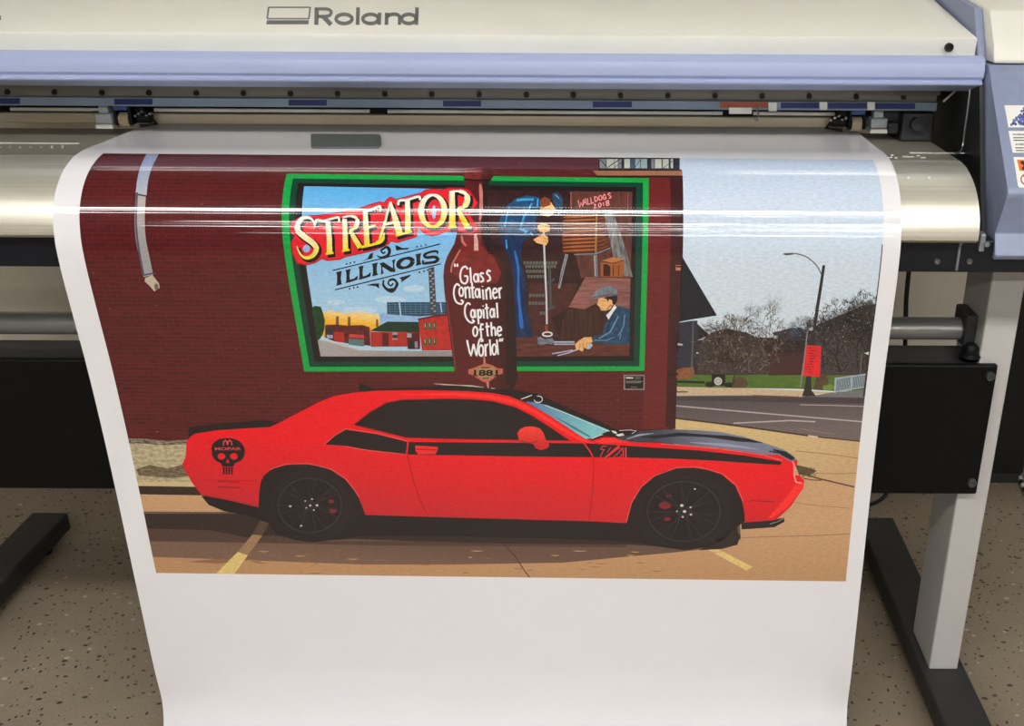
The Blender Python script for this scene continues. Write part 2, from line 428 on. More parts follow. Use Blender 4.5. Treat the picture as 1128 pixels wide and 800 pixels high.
# black beam under the apron
bm = bmesh.new(); add_box(bm, XL, 1.05, 1.62, 1.86, 1.026, 1.081, 0.002); beam = obj('support_beam', bm, NAVYB, printer)
for x, y in ((1032, 288), (1067.5, 288)):
    bm = bmesh.new(); add_screw(bm, at_y(x, y, 1.62), 0.0052, 0.004); obj('screw', bm, STEEL, beam)
bm = bmesh.new()
p = at_y(1055, 286, 1.619); add_box(bm, p.x - 0.002, p.x + 0.002, 1.616, 1.622, 1.03, 1.073, 0.001)
add_tube(bm, [(p.x, 1.613, 1.077), (p.x, 1.622, 1.077)], 0.0026, 10)
obj('cover_seam', bm, mat('seam_grey', (120, 124, 128), 0.4), beam)

# right-hand inner end plate and its folded metal edge
bm = bmesh.new()
add_prism_x(bm, [(1.655, 1.082), (1.672, 1.11), (1.70, 1.165), (1.735, 1.24), (1.768, 1.31), (1.80, 1.34), (2.30, 1.34), (2.30, 1.082)], 0.627, 0.634)
obj('inner_end_plate', bm, mat('inner_black', (26, 28, 30), 0.4), printer)
bm = bmesh.new()
pts = [at_x(a, b, 0.607) for a, b in ((1068.5, 98), (1066, 120), (1063, 142), (1060.5, 160))] + [at_x(1058, 167, 0.6), at_x(1051, 169.5, 0.585)]
add_tube(bm, spline(pts, 4), 0.0016, 8); obj('plate_edge', bm, STEEL, printer, 40)
bm = bmesh.new()
add_box(bm, 0.50, 0.575, 1.93, 2.05, 1.20, 1.262, 0.004); add_box(bm, 0.54, 0.60, 1.90, 2.0, 1.19, 1.243, 0.005)
add_box(bm, 0.515, 0.535, 1.90, 1.93, 1.205, 1.225, 0.004)
add_tube(bm, [(0.565, 1.885, 1.225), (0.565, 1.90, 1.225)], 0.012, 14)
obj('end_bracket', bm, DARKG, printer)
bm = bmesh.new(); add_box(bm, 0.52, 0.60, 1.885, 1.90, 1.277, 1.30, 0.003); eb = obj('carriage_stop', bm, mat('stop_grey', (120, 118, 110), 0.5), printer)
bm = bmesh.new(); add_tube(bm, [at_y(1056, 97, 1.882), at_y(1039, 112, 1.882)], 0.002, 8); obj('stop_lever', bm, WHITEP, eb)
bm = bmesh.new()
for k in range(16): 
    x = 0.44 + random.random() * 0.12; y = 1.75 + random.random() * 0.03
    add_box(bm, x, x + 0.004 + 0.008 * random.random(), y, y + 0.003, 1.19, 1.1912)
obj('printed_marks', bm, WHITEP, platen)

# end cover on the right
EC = [(2.30, 1.05), (2.30, 1.345), (1.770, 1.345), (1.757, 1.335), (1.744, 1.318), (1.604, 1.175), (1.5975, 1.166), (1.600, 1.158), (1.628, 1.092), (1.606, 1.060), (1.614, 1.050)]
bm = bmesh.new(); add_prism_x(bm, EC, 0.637, 1.05, 0.0025); endc = obj('end_cover', bm, BLUE, printer, 28)
bm = bmesh.new(); add_prism_x(bm, [(2.30, 1.345), (1.775, 1.347), (1.772, 1.352), (1.785, 1.376), (1.83, 1.43), (2.15, 1.47), (2.30, 1.47)], 0.646, 1.05, 0.005)
cap = obj('top_cap', bm, CREAM, endc, 28); cap['label'] = 'cream top cap'
bm = bmesh.new(); add_prism_x(bm, [(2.30, 1.345), (1.80, 1.345), (1.86, 1.43), (2.15, 1.462), (2.30, 1.462)], 0.630, 0.646, 0.003)
obj('side_trim', bm, BLUE, endc, 28)
fp = Vector((0, 1.744, 1.318)); fd = Vector((0, 1.604 - 1.744, 1.175 - 1.318)).normalized(); fnm = Vector((0, fd.z, -fd.y)); 
if fnm.y > 0: fnm = -fnm
fpl = lambda a, b: at_plane(a, b, fp, fnm)
def label(name, quad, m, parent, th=0.0008, off=0.0):
    bm = bmesh.new(); plaque(bm, quad, lambda a, b: fpl(a, b) + fnm * off, fnm, th); return obj(name, bm, m, parent)
LW = mat('label_white', (236, 234, 226), 0.45, var=0.01); INKK = mat('label_ink', (40, 38, 40), 0.5)
l1 = label('warning_label', [[(1106.3, 116.3), (1160, 116.3), (1166, 140.5), (1110.8, 140.5)]], LW, endc); l1['label'] = 'white label with a cluster of blue balls'
bm = bmesh.new(); ball_m = [mat('label_blue_%d' % c[0], c, 0.4) for c in ((78, 84, 150), (58, 62, 120), (108, 114, 178), (84, 112, 140))]
for k in range(150):
    a = random.random(); b = random.random()
    x = 1112 + 30 * a; y = 119.5 + 18.5 * b
    if x < 1112.5 + (1 - b) * 14: continue
    f0 = len(bm.faces); plaque(bm, [ell(x, y, 1.5, 1.5, 9)[:-1]], fpl, fnm, 0.0010 + 0.00002 * (k % 25))
    for f in list(bm.faces)[f0:]: f.material_index = k % 4
obj('ball_cluster', bm, ball_m, l1)
l2 = label('warning_label', [[(1110.8, 144.6), (1166, 144.6), (1171, 168.5), (1115.5, 168.5)]], LW, endc); l2['label'] = 'white label of printed warnings'
def text_quads(s, size, bold=0.0):
    cu = bpy.data.curves.new('txt', 'FONT'); cu.body = s; cu.size = size; cu.offset = bold; cu.resolution_u = 3
    o = bpy.data.objects.new('txt', cu); C.objects.link(o)
    dg = bpy.context.evaluated_depsgraph_get(); dg.update()
    me = o.evaluated_get(dg).to_mesh()
    out = [[(me.vertices[i].co.x, me.vertices[i].co.y) for i in p.vertices] for p in me.polygons]
    o.evaluated_get(dg).to_mesh_clear(); bpy.data.objects.remove(o); bpy.data.curves.remove(cu)
    return out
def text_at(s, x, y, w_, h_, sl=0.0, bold=0.0):
    """flat lettering fitted to a pixel box: left x, baseline y, width, height"""
    q = text_quads(s, 1.0, bold); mx = max(p[0] for f in q for p in f); my = max(p[1] for f in q for p in f); mn = min(p[0] for f in q for p in f)
    return [[(x + (p[0] - mn) / (mx - mn) * w_, y - p[1] / my * h_ + sl * (p[0] - mn) / (mx - mn) * w_) for p in f] for f in q]
tq = text_at('WARNING', 1115.3, 149.6, 17, 2.0, bold=0.01) + text_at('AVERTISSEMENT', 1117.8, 160.4, 30, 2.0, bold=0.01)
for yy, x0 in ((152.2, 1115.8), (155, 1116.2), (163.3, 1118), (166.2, 1119)):
    tq += ribbon([(x0, yy), (x0 + 40, yy)], 0.9)
label('warning_text', tq, INKK, l2, 0.0012)
l3 = label('hazard_label', [[(1116.3, 173.3), (1176, 173.3), (1186, 207), (1123, 207), (1121.2, 205)]], LW, endc); l3['label'] = 'white label with an orange hazard square and a red ring'
label('hazard_square', [[(1120, 176.5), (1140, 176.5), (1144, 188.6), (1123, 188.6)]], mat('hazard_orange', (226, 118, 34), 0.5), l3, 0.0012)
label('cross_mark', ribbon([(1124.5, 178.5), (1135, 187)], 3.2) + ribbon([(1134, 178.5), (1126, 187)], 3.2), INKK, l3, 0.0016)
label('ban_ring', ribbon(ell(1131, 198, 6.5, 6.0, 24), 1.3) + ribbon([(1127, 194), (1135, 202)], 1.2), mat('ban_red', (190, 44, 44), 0.5), l3, 0.0012)
bm = bmesh.new()
p = at_y(1081, 265, 1.617); add_box(bm, p.x - 0.004, p.x + 0.005, 1.61, 1.635, 1.065, 1.095, 0.002)
add_tube(bm, [(p.x + 0.006, 1.604, 1.079), (p.x + 0.006, 1.615, 1.079)], 0.0042, 12)
obj('latch_bracket', bm, mat('latch_grey', (150, 154, 162), 0.35, 0.5), printer)

# legs and feet
def leg_foot(xc, name='leg'):
    bm = bmesh.new(); add_box(bm, xc - 0.031, xc + 0.031, 1.756, 1.887, 0.078, 1.03, 0.004, 3); obj('leg', bm, LEGW, printer)
    bm = bmesh.new(); add_box(bm, xc - 0.049, xc + 0.049, 1.12, 2.375, 0.028, 0.080, 0.006, 3); f = obj('foot', bm, FOOT, printer)
    for y in (1.2, 2.3):
        bm = bmesh.new(); add_tube(bm, [(xc, y, 0.0), (xc, y, 0.010), (xc, y, 0.012), (xc, y, 0.03)], [0.026, 0.026, 0.010, 0.010], 18); obj('levelling_pad', bm, BLACK, f, 30)
        bm = bmesh.new()
LX = at_z(1028, 730, 0.08).x
RX = LX - 0.031 + 0.031
leg_foot(at_z(1036, 730, 0.08).x)
leg_foot(at_z(61, 558, 0.08).x)

# black panel box between the legs
lx = at_z(61, 558, 0.08).x
bm = bmesh.new()
add_box(bm, lx - 0.03, 0.728, 1.738, 1.752, 0.527, 0.806, 0.004)
panel = obj('lower_panel', bm, BLACK, printer)
bm = bmesh.new(); add_box(bm, lx + 0.035, at_z(1036, 730, 0.08).x - 0.035, 1.7525, 1.845, 0.535, 0.803, 0.003)
obj('panel_box', bm, DARKG, panel)
for x, y in ((1090, 413.5), (1070, 531)):
    bm = bmesh.new(); add_screw(bm, at_y(x, y, 1.738), 0.0088, 0.009); obj('bolt', bm, mat('bolt_grey', (96, 98, 98), 0.4, 0.7), panel)
# roller bracket and its knob on the leg
lxr = at_z(1036, 730, 0.08).x - 0.031
bm = bmesh.new()
add_box(bm, lxr - 0.022, lxr, 1.79, 1.86, 0.82, 0.885, 0.003)
obj('tube_bracket', bm, DARKG, printer)
bm = bmesh.new()
p = Vector((lxr - 0.016, 1.765, 0.808))
add_tube(bm, [p, p + Vector((0, 0, 0.006)), p + Vector((0, 0, 0.012)), p + Vector((0, 0, 0.024)), p + Vector((0, 0, 0.03))], [0.018, 0.021, 0.015, 0.015, 0.010], 16)
obj('clamp_knob', bm, BLACK, printer, 40)

# ------------------------------------------------------------------ loose things round the printer
TUBEM = mat('tube_metal', (176, 176, 172), 0.36, 0.6, 0.05, 6, stretch=(0.1, 1, 1))
bm = bmesh.new(); add_tube(bm, [(lx + 0.06, 1.825, 0.846), (lxr - 0.006, 1.825, 0.846)], 0.022, 36)
obj('media_tube', bm, TUBEM, printer, 40)

bm = bmesh.new()
pts = [at_y(1001.5, 296, 1.9), at_y(999.5, 315, 1.9), at_y(998, 335, 1.9), at_y(997.5, 362, 1.9), at_y(996, 400, 1.95), at_y(990, 470, 2.0), at_y(984, 520, 2.02), at_y(975, 546, 2.02), at_y(955, 557, 2.0), at_y(930, 556, 1.98), at_y(900, 530, 1.97)]
add_tube(bm, spline(pts, 8), 0.0046, 10)
tag(obj('power_cable', bm, mat('cable_black', (20, 20, 21), 0.5), None, 60), 'thin black cable hanging behind the print near the right leg', 'cable')

# black cabinet in the corner behind the right leg
cab = thing('floor_cabinet', (1.19, 2.77, 0), 'black cabinet standing against the wall behind the right leg', 'cabinet')
bm = bmesh.new(); add_box(bm, 1.115, 1.262, 2.70, 2.83, 0.035, 1.05, 0.004); obj('body', bm, mat('cabinet_black', (16, 18, 20), 0.4), cab)
bm = bmesh.new(); add_box(bm, 1.125, 1.252, 2.705, 2.82, 0.0, 0.035); obj('plinth', bm, DARKG, cab)
bm = bmesh.new(); add_box(bm, 1.115, 1.262, 2.695, 2.832, 1.05, 1.065, 0.003); obj('cabinet_top', bm, DARKG, cab)
bm = bmesh.new(); add_box(bm, 1.122, 1.255, 2.694, 2.70, 0.06, 1.03, 0.003); d = obj('door', bm, mat('cabinet_black', (16, 18, 20), 0.4), cab)
# dark ramp-like block on the floor before it
bm = bmesh.new()
a, b, c_ = at_z(1083, 509, 0), at_z(1113, 509, 0), at_z(1094, 509, 0)
t = bmesh.new()
y0 = a.y; vs = [(a.x - .1, y0, 0), (b.x, y0, 0), (b.x - .02, y0, 0.012), (c_.x, y0, 0.10), (a.x - .1, y0, 0.10)]
f0 = [bm.verts.new(v) for v in vs]; f1 = [bm.verts.new((v[0], v[1] + 0.07, v[2])) for v in vs]
bm.faces.new(f0); bm.faces.new(f1[::-1])
for i in range(5): bm.faces.new((f0[i], f1[i], f1[(i + 1) % 5], f0[(i + 1) % 5]))
tag(obj('wedge_block', bm, mat('wedge_grey', (74, 74, 76), 0.6)), 'small dark grey wedge on the floor in front of the black cabinet', 'block')
# striped cord on the floor
def cord_material():
    m = bpy.data.materials.new('striped_cord'); k = N(m)
    tc = k.new('ShaderNodeTexCoord').outputs['Object']
    wv = k.new('ShaderNodeTexWave'); wv.bands_direction = 'Y'; wv.inputs['Scale'].default_value = 7.0
    k.l.new(tc, wv.inputs[0])
    k.put(k.b.inputs['Base Color'], k.mix(k.math('GREATER_THAN', wv.outputs[1], 0.5), lin((30, 30, 30)) + (1,), lin((225, 225, 220)) + (1,)))
    return m
bm = bmesh.new()
pts = [at_z(a, b, 0.007) for a, b in ((1117, 505.5), (1120, 516), (1124, 528), (1128, 538), (1136, 556), (1150, 580))]
add_tube(bm, spline(pts, 6), 0.007, 10)
tag(obj('floor_cable', bm, cord_material(), None, 60), 'black and white striped cord lying on the terrazzo at the right edge', 'cable')
# ------------------------------------------------------------------ the hanging sheet
PROF_RAW = [(2.16, 1.10), (2.10, 1.178), (2.03, 1.199), (1.925, 1.2), (1.85, 1.2), (1.785, 1.2005), (1.735, 1.2015), (1.695, 1.1975), (1.667, 1.1895), (1.644, 1.179), (1.6235, 1.1645), (1.6065, 1.1465), (1.5935, 1.126), (1.5855, 1.105),
            (1.5805, 1.083), (1.579, 1.060), (1.5795, 1.02), (1.584, .95), (1.590, .867), (1.593, .78), (1.594, .69), (1.593, .58), (1.591, .4755), (1.589, .35), (1.587, .25), (1.587, .19), (1.589, .155), (1.589, .125), (1.578, .085), (1.55, .042), (1.50, .016), (1.42, .006), (1.36, .005)]
PR = [(v.x, v.y) for v in spline([(a, b, 0) for a, b in PROF_RAW], 24)]
for _ in range(60):                                   # a sheet has no kinks
    PR = [PR[0]] + [((PR[i - 1][0] + 2 * PR[i][0] + PR[i + 1][0]) / 4, (PR[i - 1][1] + 2 * PR[i][1] + PR[i + 1][1]) / 4) for i in range(1, len(PR) - 1)] + [PR[-1]]
SL = [0.0]
for i in range(1, len(PR)): SL.append(SL[-1] + math.hypot(PR[i][0] - PR[i - 1][0], PR[i][1] - PR[i - 1][1]))
def prof_at(s):
    s = max(0.0, min(SL[-1] - 1e-6, s)); lo, hi = 0, len(SL) - 1
    while hi - lo > 1:
        m_ = (lo + hi) // 2
        if SL[m_] <= s: lo = m_
        else: hi = m_
    f = (s - SL[lo]) / (SL[hi] - SL[lo])
    def nrm(i):
        a = PR[max(i - 1, 0)]; b = PR[min(i + 1, len(PR) - 1)]
        v = Vector((b[0] - a[0], b[1] - a[1])).normalized(); return Vector((v.y, -v.x))
    n = (nrm(lo) * (1 - f) + nrm(hi) * f).normalized()
    return PR[lo][0] + (PR[hi][0] - PR[lo][0]) * f, PR[lo][1] + (PR[hi][1] - PR[lo][1]) * f, n
_c = {}
def lean(s): return 0.0095 * max(0.0, s - 0.62)      # the sheet hangs very slightly askew
def on_sheet(x, y):
    """photo point -> (across, along) on the sheet"""
    key = (round(x, 3), round(y, 3))
    if key in _c: return _c[key]
    d = ray(x, y); best = None
    for i in range(len(PR) - 1):
        (y0, z0), (y1, z1) = PR[i], PR[i + 1]
        c0 = y0 * d.z - (z0 - H) * d.y; c1 = y1 * d.z - (z1 - H) * d.y
        if c0 * c1 <= 0 and c0 != c1:
            f = c0 / (c0 - c1); t = (y0 + (y1 - y0) * f) / d.y
            if best is None or t < best[0]: best = (t, SL[i] + (SL[i + 1] - SL[i]) * f)
    _c[key] = (d.x * best[0] - lean(best[1]), best[1]); return _c[key]

SX0 = (on_sheet(57.3, 262)[0] + on_sheet(97, 400)[0] + on_sheet(143, 613)[0]) / 3
SX1 = (on_sheet(993.6, 262)[0] + on_sheet(975.7, 400)[0] + on_sheet(951, 613)[0]) / 3
PX0 = (on_sheet(89.2, 264)[0] + on_sheet(123, 410)[0] + on_sheet(166, 596)[0]) / 3
PX1 = (on_sheet(973, 269)[0] + on_sheet(957, 400)[0] + on_sheet(934, 613)[0]) / 3
PS0 = on_sheet(480, 172.2)[1]; PS1 = on_sheet(560, 636)[1]
print('SHEET', SX0, SX1, PX0, PX1, PS0, PS1, SL[-1])
S_FLAT = on_sheet(560, 175)[1]
CUTS = []; s = 0.006
while s < SL[-1] - 0.004:
    CUTS.append(s); s += 0.006 if s < on_sheet(560, 300)[1] else 0.02

def gloss_normal(k, uv):
    """faint cross-ribs left by the print head passes"""
    sep = k.new('ShaderNodeSeparateXYZ'); k.l.new(uv, sep.inputs[0])
    a = k.math('SINE', k.math('MULTIPLY', sep.outputs[1], 2 * math.pi / 0.0052))
    b = k.math('SINE', k.math('MULTIPLY', sep.outputs[0], 2 * math.pi / 0.0048))
    lo = k.noise(k.scale(uv, (1.2, 26, 1)), 3.0, 2.0)
    h = k.math('ADD', k.math('MULTIPLY', a, 0.5), k.math('MULTIPLY', k.math('MULTIPLY', b, k.math('COSINE', k.math('MULTIPLY', sep.outputs[1], 2 * math.pi / 0.0104))), 0.5))
    h = k.math('ADD', h, k.math('MULTIPLY', lo, 2.2))
    return k.bump(h, 0.105, 0.0005)
INKS = {}
def ink(name, rgb, rgb2=None, grad=None, noise=None, gain=1.0):
    """printed colour; grad: two photo points between which rgb runs into rgb2; noise=(scale_x, scale_y, amount)"""
    if name in INKS: return INKS[name]
    m = bpy.data.materials.new('ink_' + name); k = N(m)
    uv = k.new('ShaderNodeUVMap', uv_map='print').outputs[0]
    A = tuple(c * INK_GAIN * gain for c in lin(rgb)) + (1,)
    col = None
    if rgb2 is not None:
        B = tuple(c * INK_GAIN * gain for c in lin(rgb2)) + (1,)
        if grad:
            p, q = Vector(on_sheet(*grad[0])), Vector(on_sheet(*grad[1])); d = q - p; L2 = d.length_squared
            sep = k.new('ShaderNodeSeparateXYZ'); k.l.new(uv, sep.inputs[0])
            f = k.math('ADD', k.math('ADD', k.math('MULTIPLY', sep.outputs[0], d.x / L2), k.math('MULTIPLY', sep.outputs[1], d.y / L2)), -p.dot(d) / L2, True)
            col = k.mix(f, A, B)
        elif noise:
            f = k.ramp(k.noise(k.scale(uv, (noise[0], noise[1], 1)), 1.0, 4.0, 0.6), 0.5 - noise[2], 0.5 + noise[2]); col = k.mix(f, A, B)
    if col is None:
        f = k.ramp(k.noise(k.scale(uv, (150, 260, 1)), 1.0, 3.0, 0.65), 0.3, 0.7)
        col = k.mix(f, tuple(c * 0.84 for c in A[:3]) + (1,), tuple(c * 1.14 for c in A[:3]) + (1,))
    if rgb2 is not None and grad:
        g = k.ramp(k.noise(k.scale(uv, (110, 300, 1)), 1.0, 4.0, 0.65), 0.25, 0.75)
        mx = k.new('ShaderNodeMix', data_type='RGBA', blend_type='MULTIPLY'); mx.inputs[0].default_value = 0.28
        k.put(mx.inputs[6], col); k.l.new(g, mx.inputs[7]); col = mx.outputs[2]
        sc = k.new('ShaderNodeMix', data_type='RGBA', blend_type='MULTIPLY'); sc.inputs[0].default_value = 1.0
        k.put(sc.inputs[6], col); sc.inputs[7].default_value = (1.14, 1.14, 1.14, 1); col = sc.outputs[2]
    k.put(k.b.inputs['Base Color'], col)
    finish(k, uv); INKS[name] = m; return m
def finish(k, uv):
    k.b.inputs['Roughness'].default_value = 0.42
    k.b.inputs['Specular IOR Level'].default_value = 0.08
    k.b.inputs['Coat Weight'].default_value = 1.0; k.b.inputs['Coat Roughness'].default_value = 0.02; k.b.inputs['Coat IOR'].default_value = 1.64
    nn = gloss_normal(k, uv); k.put(k.b.inputs['Coat Normal'], nn)
INK_GAIN = 1.0
def brick_ink():
    m = bpy.data.materials.new('ink_brick'); k = N(m)
    uv = k.new('ShaderNodeUVMap', uv_map='print').outputs[0]
    b = k.new('ShaderNodeTexBrick'); k.l.new(uv, b.inputs['Vector'])
    g = lambda c: tuple(v * INK_GAIN for v in lin(c)) + (1,)
    b.inputs['Color1'].default_value = g((92, 25, 28)); b.inputs['Color2'].default_value = g((78, 22, 25)); b.inputs['Mortar'].default_value = g((106, 36, 36))
    b.inputs['Scale'].default_value = 1.0; b.inputs['Brick Width'].default_value = 0.021; b.inputs['Row Height'].default_value = 0.0075
    b.inputs['Mortar Size'].default_value = 0.0008; b.inputs['Mortar Smooth'].default_value = 0.7; b.inputs['Bias'].default_value = 0.1
    n1 = k.ramp(k.noise(k.scale(uv, (4, 40, 1)), 1.0, 5.0, 0.65), 0.3, 0.75)
    col = k.mix(k.math('MULTIPLY', n1, 0.6), b.outputs['Color'], g((76, 20, 23)))
    n2 = k.math('GREATER_THAN', k.noise(k.scale(uv, (70, 190, 1)), 1.0, 3.0), 0.73)
    col = k.mix(k.math('MULTIPLY', n2, 0.6), col, g((168, 96, 84)))
    k.put(k.b.inputs['Base Color'], col); finish(k, uv); return m
BRICK = brick_ink()

class Art:
    STEP = 0.00004
    def __init__(s): s.bm = bmesh.new(); s.mats = []
    def add(s, layer, m, polys):
        if polys and not isinstance(polys[0][0], (tuple, list)): polys = [polys]
        if m not in s.mats: s.mats.append(m)
        mi = s.mats.index(m)
        for p in polys:
            pts = [on_sheet(*q) for q in p]
            vs = [s.bm.verts.new((a, b, layer * s.STEP)) for a, b in pts]
            try: f = s.bm.faces.new(vs); f.material_index = mi
            except ValueError: pass
    def line(s, layer, m, pts, wd): s.add(layer, m, ribbon(pts, wd))
    def build(s, name, parent, clip=True):
        bm = s.bm; bm.normal_update()
        bmesh.ops.triangulate(bm, faces=[f for f in bm.faces if len(f.verts) > 3], quad_method='BEAUTY', ngon_method='EAR_CLIP')
        if clip:
            for co, no in (((PX0, 0, 0), (-1, 0, 0)), ((PX1, 0, 0), (1, 0, 0)), ((-0.2, PS0, 0), (0.0065, -1, 0)), ((-0.2, PS1, 0), (-0.0073, 1, 0))):
                bmesh.ops.bisect_plane(bm, geom=bm.verts[:] + bm.edges[:] + bm.faces[:], dist=1e-7, plane_co=co, plane_no=no, clear_outer=True)
        for c in CUTS:
            g = [f for f in bm.faces if min(v.co.y for v in f.verts) < c < max(v.co.y for v in f.verts)]
            if g:
                es = {e for f in g for e in f.edges}; vs = {v for f in g for v in f.verts}
                bmesh.ops.bisect_plane(bm, geom=list(vs) + list(es) + g, dist=1e-7, plane_co=(0, c, 0), plane_no=(0, 1, 0))
        bmesh.ops.triangulate(bm, faces=[f for f in bm.faces if len(f.verts) > 4])
        uvl = bm.loops.layers.uv.new('print')
        for f in bm.faces:
            for l in f.loops: l[uvl].uv = (l.vert.co.x, l.vert.co.y)
        bm.verts.index_update(); norms = []
        for v in bm.verts:
            y, z, n = prof_at(v.co.y); h = v.co.z + 0.00012
            v.co = Vector((v.co.x + lean(v.co.y), y + n.x * h, z + n.y * h)); norms.append((0, n.x, n.y))
        bm.normal_update()
        for f in bm.faces:
            n = norms[f.verts[0].index]
            if f.normal.dot(Vector(n)) < 0: f.normal_flip()
        me = bpy.data.meshes.new(name); bm.to_mesh(me); bm.free()
        for m in s.mats: me.materials.append(m)
        for p in me.polygons: p.use_smooth = True
        me.normals_split_custom_set_from_vertices(norms)
        return link(name, me, parent)

banner = thing('printed_banner', ((SX0 + SX1) / 2, 1.58, 0), 'white vinyl sheet hanging from the printer with a red car printed on it', 'banner')
def sheet_mesh():
    m = bpy.data.materials.new('white_vinyl'); k = N(m)
    uv = k.new('ShaderNodeUVMap', uv_map='print').outputs[0]
    k.put(k.b.inputs['Base Color'], k.mix(k.noise(uv, 9.0), (0.80, 0.785, 0.80, 1), (0.83, 0.815, 0.83, 1)))
    finish(k, uv)
    bm = bmesh.new(); ss = [0.0] + CUTS + [SL[-1] - 1e-5]
    uvl = bm.loops.layers.uv.new('print'); nx = 24; TH = 0.0006
    grid = []; norms = []
    for side in (0, 1):
        g = []
        for s in ss:
            y, z, n = prof_at(s); row = []
            for i in range(nx + 1):
                x = SX0 + (SX1 - SX0) * i / nx
                row.append((bm.verts.new((x + lean(s), y - n.x * TH * side, z - n.y * TH * side)), x, s)); norms.append((0, n.x * (1 - 2 * side), n.y * (1 - 2 * side)))
            g.append(row)
        grid.append(g)
    def face(q):
        f = bm.faces.new([a[0] for a in q])
        for l, a in zip(f.loops, q): l[uvl].uv = (a[1], a[2])
        return f
    for side in (0, 1):
        g = grid[side]
        for j in range(len(ss) - 1):
            for i in range(nx):
                q = [g[j][i], g[j][i + 1], g[j + 1][i + 1], g[j + 1][i]]
                face(q[::-1] if side == 0 else q)
    for i in (0, nx):
        for j in range(len(ss) - 1): face([grid[0][j][i], grid[0][j + 1][i], grid[1][j + 1][i], grid[1][j][i]])
    for j in (0, len(ss) - 1):
        for i in range(nx): face([grid[0][j][i], grid[0][j][i + 1], grid[1][j][i + 1], grid[1][j][i]])
    me = bpy.data.meshes.new('vinyl_sheet'); bm.to_mesh(me); bm.free(); me.materials.append(m)
    for p in me.polygons: p.use_smooth = True
    me.normals_split_custom_set_from_vertices(norms)
    return link('vinyl_sheet', me, banner)
sheet = sheet_mesh()

rnd = random.Random(11)
# ---- background of the printed picture: wall, sky, street, pavement
A = Art()
A.add(0, BRICK, [(60, 165), (1010, 165), (960, 660), (150, 660)])
SKY = ink('sky', (196, 212, 232), (214, 226, 232), ((850, 180), (850, 400)))
A.add(1, SKY, [(749, 165), (1000, 165), (990, 440), (744, 440), (746, 400), (748.5, 330), (751, 285), (751.5, 235), (751, 195), (748.5, 187)])
A.add(1, ink('grey_roadway', (84, 76, 78), (112, 98, 96), ((850, 440), (850, 475))), [(743, 434), (830, 434), (960, 436), (952, 492), (742, 464)])
A.add(2, ink('far_pavement', (196, 172, 140)), [(744, 426), (800, 427), (850, 429), (920, 432), (914, 433.8), (900, 434), (888, 436.5), (880, 437.5), (827, 435.6), (745, 436.2)])
A.add(3, ink('kerb_brown', (104, 66, 56)), [[(745, 431), (758, 431), (757, 432.5), (745, 432.5)], [(827, 435), (880, 436.8), (880, 438.2), (840, 437.4)]])
A.add(2, ink('ramp_grey', (112, 110, 110)), [(900, 435), (920, 432), (958, 429), (955, 438), (890, 437)])
A.add(2, ink('road_line', (178, 168, 164)), ribbon([(743, 447), (830, 454.5), (960, 465.5)], 1.4) + ribbon([(808, 466.3), (840, 464.8), (870, 463.3), (898, 464.6)], 1.5) + ribbon([(881, 446), (915, 446.6), (958, 448)], 0.8))
A.add(2, ink('asphalt_dark', (70, 62, 66)), [(744, 437), (827, 437), (956, 439), (955, 445), (744, 441)])
A.add(2, ink('pavement_sand', (212, 182, 128), (200, 164, 120), ((850, 470), (880, 540)), None), [(742, 461), (895, 481), (960, 488), (950, 660), (560, 660), (640, 520), (742, 500)])
A.add(3, ink('kerb_line', (70, 48, 40)), ribbon([(742, 460.5), (800, 467.5), (890, 480)], 1.8) + ribbon([(901, 481.5), (950, 486.5)], 1.3))
A.add(3, ink('kerb_gap', (214, 190, 160)), ribbon([(890, 480.2), (901, 481.8)], 1.8))
LOT = ink('lot_tan', (204, 160, 118), (188, 142, 100), ((560, 560), (560, 636)), None)
A.add(3, LOT, [(866, 528), (900, 524), (942, 535), (950, 660), (140, 660), (150, 540), (600, 540)])
A.add(4, ink('crack', (96, 66, 50)), ribbon([(882, 522), (905, 528), (941, 536.5)], 1.6) + ribbon([(885, 527), (896, 529), (905, 529)], 1.2))
A.add(4, ink('faint_crack', (160, 122, 84)), ribbon([(876, 497), (910, 500), (946, 505)], 0.9) + ribbon([(880, 520.5), (920, 522), (945, 521.5)], 0.8) + ribbon([(817, 592.5), (860, 591), (900, 590), (940, 588)], 1.1) + ribbon([(845, 548), (890, 556), (936, 560)], 0.7) + ribbon([(880, 472), (920, 479)], 0.6))
weeds = ink('weeds', (84, 96, 52)); dirt = ink('weed_dirt', (92, 66, 52))
A.add(4, dirt, [(876, 512), (890, 515), (900, 518.5), (892, 524), (880, 523)])
for _ in range(40):
    x = rnd.uniform(878, 897); y = rnd.uniform(515, 525); A.add(5, weeds if rnd.random() < .7 else dirt, [(x, y), (x + rnd.uniform(1, 4), y - rnd.uniform(0, 2)), (x + 1.5, y + 1)])
# left verge
A.add(3, ink('gravel', (206, 190, 152), (150, 134, 104), None, (110, 190, 0.16)), [(135, 485), (150, 484.5), (180, 486.5), (215, 484.5), (224, 536), (150, 535)])
A.add(4, ink('leaf_litter', (132, 116, 88), (86, 72, 54), None, (120, 240, 0.12)), [(150, 517), (165, 512), (185, 516), (200, 512), (215, 516), (216, 523), (190, 527), (153, 524)])
A.add(4, ink('verge_edge', (84, 62, 52), (150, 140, 120), None, (90, 260, 0.1)), [(138, 483), (160, 483.5), (185, 486), (213, 484), (213, 489), (180, 490.5), (155, 488.5), (138, 489)])
A.add(4, ink('kerb_top', (206, 184, 136)), [(145, 531), (224, 531), (226, 536.5), (150, 535.5)])
A.add(4, ink('kerb_black', (52, 38, 30)), [(145, 535.2), (226, 536.5), (232, 546), (150, 544.5)])
